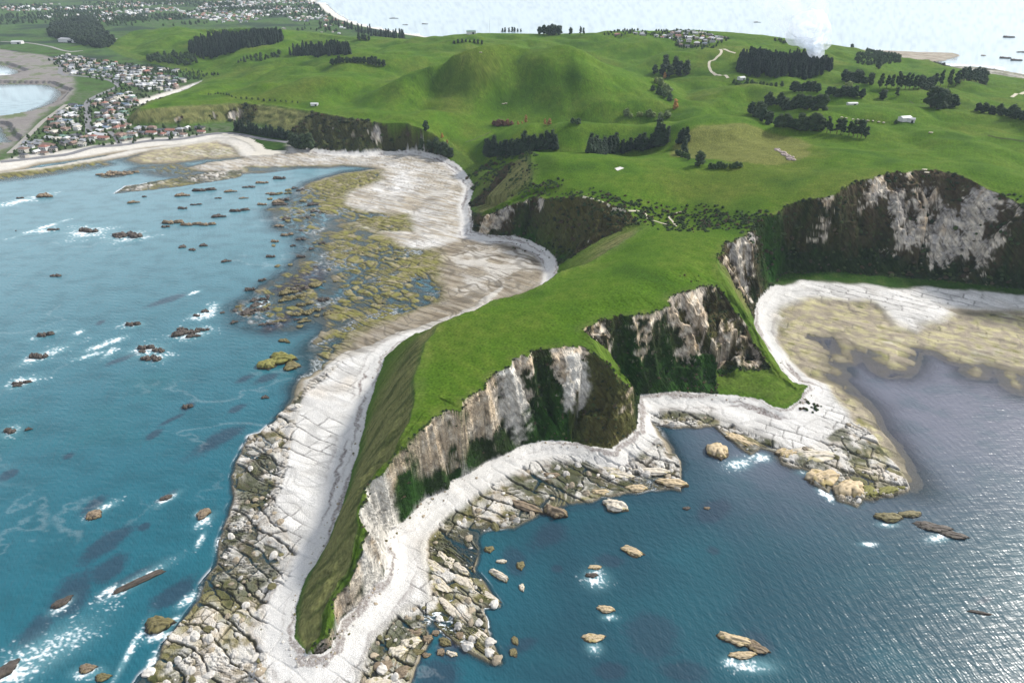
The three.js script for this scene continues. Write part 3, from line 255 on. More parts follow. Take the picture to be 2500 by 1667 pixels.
// patches of the cliffs laid bare or overgrown: [x, z, radius, strength]; and paddocks of another grass
const BARE = [[172.8,-467.6,5,1],[165.6,-456.2,5,1],[159,-445.4,5,1],[162.3,-443.9,5,1],[166.5,-441.5,5,1],[169.6,-436.1,4,1],[-2.4,-283.4,14,0.6],[8.6,-291.5,12,0.7],[-13.6,-265.9,12,0.6],[-29,-252,10,0.6],[-38.6,-239.2,10,0.6],[34.5,-297.8,9,0.9],[25.4,-300.3,7,0.8],[-54.4,-218.3,12,0.7],[-55.3,-194.1,12,0.8],[-61.1,-176.2,12,1],[106.5,-341.6,16,0.8],[122.7,-348.4,12,0.7],[134.3,-346,10,0.7],[73.9,-334.5,16,0.5],[53.7,-331,10,0.6],[106.5,-364,10,0.6],[280.1,-521,20,0.9],[299.8,-516.4,18,0.8],[230.8,-503.1,14,1],[239.4,-503.6,9,0.8],[314.2,-495.4,22,1.1],[332.1,-491.5,20,1.15],[346.7,-483.1,20,1.1],[298.8,-499.8,14,1.1],[353.9,-503.2,12,1.2],[349.1,-493,10,1.2],[352.8,-486.5,9,1.2],[354.2,-469.4,9,1.2],[361.4,-475.4,10,1],[318.7,-502.5,14,0.5],[365.5,-478.7,12,0.6],[363.5,-492.1,9,0.8],[-17.7,-579,8,1],[-9.2,-580.3,6,0.9],[-24.6,-578.4,6,0.9],[24.1,-573.6,5,0.9],[-173,-882,8,1],[-170.2,-872,7,0.9],[-189.7,-872,6,0.6],[-481.7,-1018,7,0.6],[-437.3,-1034,7,0.6],[-414.3,-1042,8,1]];
const VEG = [[-36.6,-240.6,6,0.9],[-34.7,-240.5,9,1],[-22.8,-252.7,6,0.9],[-18.9,-257.8,10,1],[-11.3,-265.5,6,0.8],[-5.6,-269.6,12,1],[3.1,-280.2,9,0.9],[-49,-224.9,7,0.9],[-53.6,-219.3,5,0.8],[7.4,-283.8,7,0.7],[-16.5,-265,4,0.7],[77.2,-519.9,22,1],[90,-513.5,16,1],[55.3,-545.3,18,0.9],[9.1,-574.3,8,1],[44.9,-546.3,18,0.8],[21,-290.1,22,1],[0.9,-276.1,14,1],[-11.9,-264.3,10,0.9],[50.1,-289.9,26,0.8],[38.9,-286.3,16,1],[-41.9,-234.3,14,1],[-45.2,-227.3,10,0.9],[-27.7,-251.1,8,0.8],[79.4,-327.5,24,1],[105,-327,26,1],[129.8,-326.1,24,1],[66.7,-331.3,14,0.9],[209.3,-489.4,24,1],[243.9,-491.4,30,1],[277.5,-491.3,26,1],[226.3,-498.1,24,1],[197.8,-487.5,20,1],[320.7,-473.1,16,0.9],[370.6,-467,18,0.9],[302.1,-482.6,16,0.8],[260.6,-501.2,18,0.7],[9,-556.8,16,1],[27.4,-547,16,1],[-54.8,-188.3,7,0.7]];
const OLIVE = [[-56,-247,26,1],[-51.1,-272.4,26,1],[-46.7,-289.6,24,1],[-58.6,-217.1,24,1],[-62.2,-200.6,24,1],[-67.9,-190.4,22,1],[-72.3,-177.9,20,1],[-74.9,-166.2,16,1],[-74.7,-161,10,1],[-40.7,-317.1,20,1],[93.2,-392.6,20,0.6],[141.2,-425.7,12,1],[150.8,-419.4,12,1],[-10.8,-642,34,1],[5.8,-640,30,1],[-23.5,-644,30,1],[14.2,-657,24,1],[84.4,-474.4,20,1],[69.2,-454.6,14,0.8],[-526.3,-1022,60,1],[-477.2,-1025,60,1],[-432.3,-1040,60,1],[-379.2,-1033,60,1],[-313.8,-981,60,1],[-254.5,-938,50,1],[-209.7,-893,50,1]];
const CONE = [[77.2,-520.6,24,1],[55.2,-542.3,22,1],[90,-513.5,16,0.9],[38.2,-556.1,16,0.8],[48.3,-293.7,14,1],[51.9,-283,14,1],[43.1,-285,12,0.9],[56.9,-290.2,10,1],[109,-357.4,12,0.8],[125.7,-358.4,14,0.8]];
const GREEN = [[20,-545.9,20,1],[33.6,-523,16,1],[12.8,-558.4,14,0.8],[44.6,-532.3,20,0.7],[20.9,-280.9,14,0.6],[117.7,-326.9,22,0.6],[95.2,-326.2,16,0.5],[54.9,-295.9,10,0.7],[65,-327.5,8,0.7],[39.4,-292.2,12,0.4],[-43.5,-229.5,10,0.6],[-23.8,-251.5,9,0.5],[192.2,-481.8,16,0.8],[194.2,-470.6,14,0.8],[-22.6,-770,24,0.5]];
const SCREE = [[-57.6,-209.1,8,1],[-56.5,-214.1,9,1],[-53,-212.9,9,1],[-49.5,-201.4,8,1],[-52.4,-186.9,8,0.8],[0.9,-283.4,9,0.7],[34.4,-298.4,6,0.9],[29.8,-291.4,4,0.8]];
const FIELD = [[229.2,-696,62,1],[202,-690,40,1],[235.7,-650,40,1],[192.8,-726,24,0.8]];
const near2 = (list, x, z) => { let s = 0; for (const p of list) { const dx = x - p[0], dz = z - p[1], q = (dx * dx + dz * dz) / (p[2] * p[2]); if (q < 6) s = Math.max(s, p[3] * Math.exp(-q * 0.8)); } return s; };
function groundColour(x, z, h) { // after evalGround(x, z): sets c3, returns the class
  const far = Math.hypot(x, z), n1 = fbm(x * 0.02, z * 0.02, 4), n2 = fbm(x * 0.13 + 20, z * 0.13, 4), n0 = noise(x * 0.9, z * 0.9) * 0.5 + noise(x * 1.9 + 7, z * 1.9) * 0.5, W = G.w;
  if (G.dF > 0 && G.t >= 1) {       // upland grass
    setc(COL.grass); toward(COL.grassDry, sat(0.45 * (0.5 + n2) * sstep(-0.15, 0.3, n1 + 0.4 * n2) + 0.45 * sstep(0.0, 0.45, fbm(x * 0.006, z * 0.006, 4))));
    toward(COL.grassDeep, sat(0.5 * sstep(0.0, 0.5, -n1 + 0.4 * n2))); toward(COL.olive, 0.35 * sat(1 - G.dC / 7) * sat(0.5 + n2));
    const f = near2(FIELD, x, z); toward([0.19, 0.2, 0.055], sstep(0.35, 0.45, f + 0.04 * n2) * 0.85);
    const n3 = n0, g = 1 + 0.35 * n3 + 0.3 * n2; c3[0] *= g; c3[1] *= g; c3[2] *= g; return 'grassland';
  }
  if (G.dF > 0) {
    const rockN = fbm((x * 0.9 + z * 0.3) * 0.05 + 11, h * 0.06 + (z * 0.9 - x * 0.3) * 0.02, 4), fine = G.cliff > 0.5 ? fbm((x + z * 0.4) * 0.2, h * 0.3 + z * 0.07, 4) : fbm(x * 0.3, z * 0.3, 4), n3 = G.cliff > 0.5 ? noise((x + z * 0.5) * 0.8, h * 0.8 + z * 0.2) * 0.6 + 0.4 * noise((x - z * 0.5) * 1.7, h * 1.7) : n0;
    const ol = () => { setc(COL.olive); toward(COL.oliveDark, sstep(-0.1, 0.4, fbm((x * 0.5 + z * 0.86) * 0.25, (x * 0.86 - z * 0.5) * 0.05, 4))); toward(COL.lush, 0.75 * sstep(0.25, 0.0, G.t) + 0.5 * sstep(0.9, 1, G.t)); toward(COL.grass, 0.75 * (1 - sat(1.5 * near2(OLIVE, x, z)))); };
    const bare = near2(BARE, x, z);
    if (G.cliff < 0.5 && (bare < 0.35 || far < 430)) { ol(); const g = 1 + 0.3 * n3 + 0.25 * fine; c3[0] *= g; c3[1] *= g; c3[2] *= g; return G.t < 0.06 && far < 700 && n3 > 0.1 ? 'grassland' : 'grassland'; }
    const veg = near2(VEG, x, z), homeland = sstep(430, 400, -z) ;
    let k = 0.06 - 0.3 * sstep(700, 850, far) + homeland * (0.24 + 0.5 * sstep(-300, -260, z)) * sstep(G.tal - 0.2, G.tal + 0.08, G.t) + 1.0 * bare - 0.9 * veg + 1.3 * rockN + 0.9 * fine - 0.4 * sstep(G.tal + 0.05, G.tal - 0.25, G.t) + 0.6 * G.rib - 0.22 * sstep(430, 480, -z);
    const grn = sstep(G.tal + 0.1, G.tal - 0.25, G.t) * 0.7 + 0.8 * veg;
    setc(COL.brownScrub); if (far > 430) toward([0.1, 0.075, 0.042], 0.75); toward(COL.scrub, sat(grn + 0.8 * n2 + (far > 430 ? -0.15 : 0.1))); toward([0.05, 0.085, 0.018], 0.5 * sat(n3 + 0.6 * fine) );
    toward(COL.lush, 0.7 * sat(near2(GREEN, x, z) + 0.4 * fine)); if (near2(CONE, x, z) > 0.3) toward([0.12, 0.105, 0.038], 0.8 * near2(CONE, x, z));
    const rk = sstep(0.16, 0.4, k + 0.2 * n3);
    if (rk > 0) { const b = [c3[0], c3[1], c3[2]]; setc(COL.rockTan); toward(COL.rockGrey, mix(0.75, 0.45, homeland) * sstep(0.25, -0.15, n1 + 0.7 * G.rib + 0.35 * (homeland - 0.5))); toward(COL.rockPale, sstep(0.1, 0.5, fine + bare * 0.3)); toward(COL.ochre, 0.6 * sstep(0.2, 0.5, n2)); toward(COL.brownScrub, 0.75 * sstep(0.12, 0.42, fbm(x * 0.22 + h * 0.1, z * 0.22 + h * 0.31, 4))); toward(COL.crack, 0.55 * sstep(0.3, 0.5, noise(x * 0.5 + 3, h * 0.55) * 0.7 + 0.5 * noise(h * 1.1, x * 0.06 + z * 0.06)));
      for (let i = 0; i < 3; i++) c3[i] = mix(b[i], c3[i], rk); }
    toward([0.66, 0.63, 0.57], sstep(0.3, 0.6, near2(SCREE, x, z) + 0.35 * fine)); if (far > 700) toward([0.075, 0.09, 0.028], 0.65 * (1 - rk));
    const g = (1 + 0.3 * n3) * (1 + 0.3 * rk * noise(h * 0.7 + 0.5 * noise(x * 0.08, z * 0.08), 3.3)); c3[0] *= g; c3[1] *= g; c3[2] *= g; return 'cliff';
  }
  // low ground
  const n3 = n0;
  const wTown = W[0], wLawn = W[3], sum = W[0] + W[1] + W[2] + W[3] + W[4] + W[5] + W[6] + W[7] + W[8] + W[9];
  const lowTide = sstep(0.9, 0.1, h + 0.25 * n2);
  setc(COL.bed); toward(COL.kelp, sstep(0.0, 0.3, n1));
  let cls = 'seabed';
  if (h > -0.55 || sum > 0.5) {
    cls = 'rock_platform'; const stripe = fbm((x * 0.83 + z * 0.56) * 0.03, (-x * 0.56 + z * 0.83) * 0.22, 4), blot = sstep(-0.1, 0.35, n2 + 0.5 * n1);
    setc(COL.tan); toward(COL.algaeDark, lowTide * 0.5); toward([0.68, 0.65, 0.59], sstep(0.7, 1.5, h));
    const parts = [[4, () => { setc(COL.white); toward(COL.greyWhite, sat(0.35 * (n2 + 0.5) + 0.5 * stripe)); toward(COL.rockTan, 0.35 * sstep(0.15, 0.5, n1)); toward(COL.algae, 0.7 * lowTide * sat(n2 + 0.6)); }],
      [5, () => { setc(COL.tan); toward([0.5, 0.45, 0.25], sstep(-0.2, 0.3, 0.45 * stripe + 0.8 * n2)); toward(COL.brown, 0.2 * sstep(0.1, 0.4, -n2 + 0.4 * stripe)); toward(COL.greyWhite, 0.8 * sstep(0.15, 0.45, n1 + 0.3 * n2)); toward(COL.algae, sat(0.9 * sstep(0.05, 0.45, -0.5 * stripe + 0.6 * n2 + 0.5 * n1))); toward(COL.lime, sstep(0.45, -0.1, h) * 0.55 * sat(0.6 + 1.5 * n2)); }],
      [6, () => { setc(COL.greyWhite); toward(COL.rockTan, blot * 0.7); toward(COL.brown, 0.85 * sstep(-0.05, 0.4, n2 - n1 * 0.4)); toward(COL.algaeDark, 0.9 * lowTide); toward(COL.algae, 0.8 * sstep(-0.05, 0.3, n1 + 0.4 * n2) * sstep(1.5, 0.7, h)); toward(COL.algaeDark, 0.6 * sstep(0.1, 0.4, n2) * sstep(1.5, 0.7, h)); toward(COL.greyWhite, 0.5 * sstep(1.0, 1.6, h)); const wd = sstep(0.1, 0.3, fbm(x * 0.045 + 60, z * 0.045, 4) + 0.12 * (x > -60 ? 1 : 0)); toward(COL.algaeDark, 0.75 * wd); toward([0.05, 0.075, 0.015], 0.5 * wd * sat(n0 + 0.4)); }],
      [7, () => { setc(COL.tan); toward(COL.brown, sstep(-0.25, 0.4, stripe) * 0.75); toward([0.37, 0.33, 0.27], sstep(0, 0.45, -stripe + 0.5 * n1) * 0.9); toward(COL.greyWhite, 0.7 * sstep(1.25, 1.5, h)); toward(COL.algae, 0.7 * lowTide); }],
      [8, () => { setc(COL.algae); toward(COL.tan, sstep(-0.1, 0.5, n2) * 0.7); toward(COL.algaeDark, sstep(0.35, -0.2, h) * 0.9); toward(COL.lime, 0.4 * sstep(0.1, 0.5, -n2) * sstep(0.1, 0.5, h)); }],
      [9, () => { setc(COL.greyWhite); toward(COL.white, sstep(-0.1, 0.4, n1 + 0.6 * stripe)); toward(COL.tan, 0.9 * sstep(-0.2, 0.25, stripe - 0.5 * n1)); toward(COL.brown, 0.3 * sstep(0.1, 0.4, -stripe + 0.3 * n2)); toward(COL.algae, 0.8 * sstep(0.65, 0.2, h + 0.4 * n2)); toward(COL.brown, 0.5 * sstep(0.25, 0.5, n2)); }],
      [1, () => { setc([0.7, 0.67, 0.61]); toward(COL.tan, 0.3 * sat(n2 + 0.4)); }],
      [2, () => { setc(COL.gravel); toward([0.31, 0.29, 0.27], sat(n1 + 0.4)); toward([0.1, 0.15, 0.04], sstep(0.05, 0.3, n1 + 0.5 * n2) * 0.8); }],
      [0, () => { setc([0.06, 0.13, 0.025]); toward([0.045, 0.075, 0.02], sstep(0, 0.4, n1)); toward(COL.townGround, far > 1500 ? 0.35 * sstep(-0.2, 0.4, n2) : 0.75 * sstep(-0.3, 0.3, n2)); if (far > 1700) toward([0.03, 0.055, 0.03], sstep(0.0, 0.25, fbm(x * 0.006, z * 0.006, 3))); }],
      [3, () => { setc([0.045, 0.1, 0.015]); toward(COL.grassDeep, sat(n2 + 0.3)); toward(COL.olive, 0.3 * sat(-n2)); }]];
    let r = 0, g = 0, b = 0, s = 0;
    const bed = [c3[0], c3[1], c3[2]];
    for (const [i, f] of parts) if (W[i] > 0.01) { f(); r += c3[0] * W[i]; g += c3[1] * W[i]; b += c3[2] * W[i]; s += W[i]; }
    const q = Math.max(1, s); c3[0] = mix(bed[0], r / q, sat(s)) ; c3[1] = mix(bed[1], g / q, sat(s)); c3[2] = mix(bed[2], b / q, sat(s)); if (s > 1) { c3[0] = r / s; c3[1] = g / s; c3[2] = b / s; }
    if (wTown < 0.5 && wLawn < 0.5) {
      const rough = W[6] + W[8];
      toward(COL.crack, sat(G.crack * 1.3) * mix(0.8, 0.78, rough)); const v = 0.8 + 0.4 * G.slab; c3[0] *= v; c3[1] *= v; c3[2] *= v;
      const beach = sstep(-15, -9, G.dF) * (1 - wTown) * sstep(0.3, 0.8, h); toward([0.7, 0.685, 0.66], beach * 0.85); toward(COL.weed, beach * 0.95 * sstep(0.15, 0.4, noise(G.dF * 0.35 + n2, x * 0.02 + z * 0.02)) * sat(n3 + 0.6)); if (G.dF > -6) toward([0.5, 0.48, 0.44], sat(n3) * 0.8);
      toward(COL.wet, sstep(0.25, -0.05, h) * 0.75 * (1 - 0.8 * sat(W[5])));
      if (beach > 0.5 || W[1] > 0.5 || W[2] > 0.5) cls = 'beach';
    } else cls = wLawn >= 0.5 ? 'grassland' : 'town_ground';
  }
  const g = 1 + 0.14 * n3 + 0.14 * n2; c3[0] *= g; c3[1] *= g; c3[2] *= g; return cls;
}

// ---------- the ground as one graded sheet: a fan of rings that widen with distance, cut by what it is made of ----------
const QUICK = false;
const COLS = QUICK ? 560 : 1120, A0 = THREE.MathUtils.degToRad(-56), A1 = -A0, RINGS = [];
for (let r = 118; r < 9000; r *= 1 + (r < 720 ? 0.0019 : r < 2600 ? 0.0042 : 0.012) * (QUICK ? 2 : 1)) RINGS.push(r);
const NR = RINGS.length, NV = NR * COLS, HT = new Float32Array(NV), COLR = new Float32Array(NV * 3), CLS = new Uint8Array(NV), NAMES = ['seabed', 'rock_platform', 'beach', 'cliff', 'grassland', 'town_ground'];
const gx = (i, j) => RINGS[i] * Math.sin(A0 + ((A1 - A0) * j) / (COLS - 1)), gz = (i, j) => -RINGS[i] * Math.cos(A0 + ((A1 - A0) * j) / (COLS - 1));
for (let i = 0, k = 0; i < NR; i++) for (let j = 0; j < COLS; j++, k++) { const x = gx(i, j), z = gz(i, j); HT[k] = evalGround(x, z); CLS[k] = NAMES.indexOf(groundColour(x, z, HT[k])); COLR[k * 3] = Math.max(0.004, c3[0]); COLR[k * 3 + 1] = Math.max(0.004, c3[1]); COLR[k * 3 + 2] = Math.max(0.004, c3[2]); }
const NORM = new Float32Array(NV * 3);
for (let i = 0; i < NR; i++) for (let j = 0; j < COLS; j++) {
  const a = Math.max(0, i - 1), b = Math.min(NR - 1, i + 1), c = Math.max(0, j - 1), d = Math.min(COLS - 1, j + 1), k = i * COLS + j;
  const ax = gx(b, j) - gx(a, j), az = gz(b, j) - gz(a, j), ay = HT[b * COLS + j] - HT[a * COLS + j], bx = gx(i, d) - gx(i, c), bz = gz(i, d) - gz(i, c), by = HT[i * COLS + d] - HT[i * COLS + c];
  let nx = ay * bz - az * by, ny = az * bx - ax * bz, nz = ax * by - ay * bx; if (ny < 0) { nx = -nx; ny = -ny; nz = -nz; } const l = Math.hypot(nx, ny, nz); NORM[k * 3] = nx / l; NORM[k * 3 + 1] = ny / l; NORM[k * 3 + 2] = nz / l;
}
const grainMat = (rough, size, bump, spec = 0.3) => new THREE.MeshPhysicalMaterial({ vertexColors: true, roughness: rough, specularIntensity: spec, map: scaled(GRAIN, size), bumpMap: scaled(LUMPS, size * 0.77), bumpScale: bump });
const GROUND_MAT = { seabed: grainMat(0.9, 17, 0.3), rock_platform: grainMat(0.75, 13, 0.35, 0.5), beach: grainMat(0.9, 9, 0.2), cliff: Object.assign(grainMat(0.95, 11, 0.8, 0.2), { map: scaled(CRAG, 23), bumpMap: scaled(CRAG, 23), bumpScale: 2.2 }), grassland: Object.assign(grainMat(1, 7, 0.35, 0.1), { map: scaled(TUFT, 19) }), town_ground: grainMat(1, 21, 0.3, 0.1) };
const GROUND_LABEL = { seabed: 'dark seabed seen through the shallow water', rock_platform: 'pale limestone shore platform with joints, slabs and yellow green algae', beach: 'white pebble and sand beach along the foot of the slopes', cliff: 'cliffs of pale bare rock and dark scrub below the grass', grassland: 'green grass on the headland, slopes and rolling hills', town_ground: 'flat ground of the settlements, grass and yards' };
const SUB = 4, steep = new Uint8Array(NV); // steep cells near the camera get extra rows
for (let i = 0; i + 1 < NR; i++) for (let j = 0; j + 1 < COLS; j++) { const a = i * COLS + j; if (RINGS[i] < 760 && Math.max(CLS[a], CLS[a + 1], CLS[a + COLS], CLS[a + COLS + 1]) >= 3 && Math.abs(HT[a + COLS] - HT[a]) + Math.abs(HT[a + COLS + 1] - HT[a + 1]) > 1.1 * (RINGS[i + 1] - RINGS[i]) && (CLS[a] === 3 || CLS[a + 1] === 3 || CLS[a + COLS] === 3)) steep[a] = 1; }
for (let q = 0; q < NAMES.length; q++) {
  const id = new Int32Array(NV).fill(-1), extra = new Map(), pos = [], nor = [], col = [], uv = [], ix = []; let n = 0;
  const put = (x, y, z, k, k2, f) => { pos.push(x, y, z); for (let c = 0; c < 3; c++) nor.push(mix(NORM[k * 3 + c], NORM[k2 * 3 + c], f)); uv.push(x + y * 0.7, z + y * 0.9); return n++; };
  const v = (k) => { if (id[k] < 0) { const i = Math.floor(k / COLS), j = k % COLS; id[k] = put(gx(i, j), HT[k], gz(i, j), k, k, 0); col.push(COLR[k * 3], COLR[k * 3 + 1], COLR[k * 3 + 2]); } return id[k]; };
  const sub = (k, m) => { // the m-th extra point between ring i and i + 1
    if (m === 0) return v(k); if (m === SUB) return v(k + COLS); const key = k * SUB + m; if (extra.has(key)) return extra.get(key);
    const i = Math.floor(k / COLS), j = k % COLS, f = m / SUB, x = mix(gx(i, j), gx(i + 1, j), f), z = mix(gz(i, j), gz(i + 1, j), f), free = j > 0 && steep[k] && steep[k - 1];
    let y = evalGround(x, z); if (!free) y = mix(HT[k], HT[k + COLS], f); groundColour(x, z, y); const e = put(x, y, z, k, k + COLS, f); col.push(Math.max(0.004, c3[0]), Math.max(0.004, c3[1]), Math.max(0.004, c3[2])); extra.set(key, e); return e; };
  for (let i = 0; i + 1 < NR; i++) for (let j = 0; j + 1 < COLS; j++) {
    const a = i * COLS + j, b = a + 1, c = a + COLS, d = c + 1; if (Math.max(HT[a], HT[b], HT[c], HT[d]) < -2.4) continue;
    if (steep[a]) { if (q === 3) for (let m = 0; m < SUB; m++) { const p0 = sub(a, m), p1 = sub(b, m), p2 = sub(a, m + 1), p3 = sub(b, m + 1); ix.push(p0, p1, p2, p1, p3, p2); } continue; }
    const tri = (p, r, s) => { if (Math.max(CLS[p], CLS[r], CLS[s]) === q) ix.push(v(p), v(r), v(s)); };
    tri(a, b, c); tri(b, d, c);
  }
  if (q === 3) console.log('cliff triangles', ix.length / 3);
  if (!n) continue;
  const g = new THREE.BufferGeometry(); g.setAttribute('position', new THREE.Float32BufferAttribute(pos, 3)); g.setAttribute('normal', new THREE.Float32BufferAttribute(nor, 3)); g.setAttribute('color', new THREE.Float32BufferAttribute(col, 3)); g.setAttribute('uv', new THREE.Float32BufferAttribute(uv, 2)); g.setIndex(ix); if (q === 3) g.computeVertexNormals();
  tag(meshOf(NAMES[q], g, GROUND_MAT[NAMES[q]]), GROUND_LABEL[NAMES[q]], null, null, 'structure');
}
// ---------- the sea ----------
const FOAM = [[-170.2,-159.9,60,28,30],[-174,-152.2,50,20,30],[-152,-192.5,45,10,35],[-160.3,-188.1,14,6,30],[-189,-230.7,12,8,20],[-186.2,-234.9,16,7,25],[-175.1,-180.8,14,9,40],[-159.9,-240.6,16,7,35],[-137.2,-226.6,14,10,40],[-141.8,-230.7,8,6,0],[-127.1,-183.3,16,8,42],[-128.2,-173.8,10,8,40],[-131.1,-167.6,20,7,20],[-128.5,-156.4,8,14,0],[-149.5,-152.2,24,8,0],[-138.7,-159.9,6,40,0],[-125.6,-213.6,7,14,0],[-295.5,-371.6,30,9,25],[-300.5,-366.2,14,6,0],[-289.4,-339.8,22,8,10],[-232.1,-377,30,11,0],[-222.9,-368.9,22,8,0],[-213.7,-400.1,30,10,0],[-214.4,-432,14,14,0],[-221,-425.3,14,6,0],[-258.6,-411.8,18,5,0],[-386.4,-590.7,34,8,0],[-345.4,-579.6,34,7,0],[-180.8,-442.4,16,10,20],[-310,-398.3,18,4,20],[-289.9,-401.3,8,4,0],[-265.6,-292.3,14,7,0],[-435.5,-599.7,28,4,30],[-507.8,-676,30,6,20],[-428.1,-594,20,3,0],[-237.7,-462.8,10,3,20],[-264.2,-385.4,26,6,25],[-265.3,-371.6,22,4,15],[-255.7,-374.3,8,9,0],[113.2,-265.6,26,9,10],[124.5,-270.7,24,8,0],[143.1,-259.1,14,4,0],[146.7,-246.6,10,8,0],[156.8,-239.2,14,8,0],[148,-242.1,8,8,0],[34.2,-193.6,22,16,0],[34.5,-196.9,14,10,0],[37.2,-175.2,14,5,0],[30,-162.1,14,10,0],[86.4,-154.7,34,10,0],[78.4,-156.4,16,8,0],[185.6,-216.1,22,5,10],[166.7,-223.9,16,4,0],[152.7,-212.4,14,3,0],[29,-239.2,16,5,0],[-134.5,-214.9,6,12,0]].map(([x, z, sx, sy, rot]) => ({ x, z, d: Math.hypot(x, z, 220), sx, sy, rot }));
const KELP = [[-154.3,-193.6,60,16,35],[-174.6,-212.4,50,24,40],[-174.1,-185,40,40,30],[-178.1,-169.1,30,30,0],[-133.9,-187.1,50,26,35],[-188.9,-288.5,16,10,30],[-181.2,-314.3,14,10,30],[-184.1,-304,24,6,30],[-223.8,-271.4,14,8,0],[-162.6,-222.6,14,9,0],[-192,-236.3,22,18,20],[-160.5,-242.1,22,10,40],[-165.4,-198.1,30,30,30],[-244.4,-257.4,16,10,0],[-253,-449.5,40,8,20],[-242,-368.9,40,8,25],[-282.9,-415.6,10,6,0],[-146.7,-343.6,30,10,20],[52.3,-167.2,60,60,0],[59,-153,60,26,0],[0.7,-202.7,26,40,20],[18.6,-199.2,16,10,0],[40.6,-202.7,30,16,0],[85.6,-208.7,18,12,0],[89.9,-163.5,40,30,0],[35.9,-153,40,20,0],[-18.5,-163.5,70,40,30],[-25.3,-151.3,60,40,0],[92,-233.5,50,24,20],[15.9,-217.4,60,26,20],[3.8,-163.5,40,16,20],[184.5,-182.9,30,5,15],[-652,-1002,1,1,0],[-153.8,-312.2,16,8,20],[-153.2,-284.8,60,20,30],[-159.6,-343.6,20,10,20],[-62.2,-513.7,60,20,10],[-161.4,-488,60,30,30],[-160.3,-415.6,40,20,30]].map(([x, z, sx, sy, rot]) => ({ x, z, d: Math.hypot(x, z, 220), sx, sy, rot }));
const blob = (b, x, z) => { // ellipses that lie on the water, long axis sx, turned by rot
  const k = b.d / 1572, c = Math.cos((b.rot * Math.PI) / 180), s = Math.sin((b.rot * Math.PI) / 180), fore = b.d / 220, dx = x - b.x, dz = z - b.z, u = (dx * c - (dz / fore) * s) / (b.sx * k), v = ((dz / fore) * c + dx * s) / (b.sy * k); return u * u + v * v; };
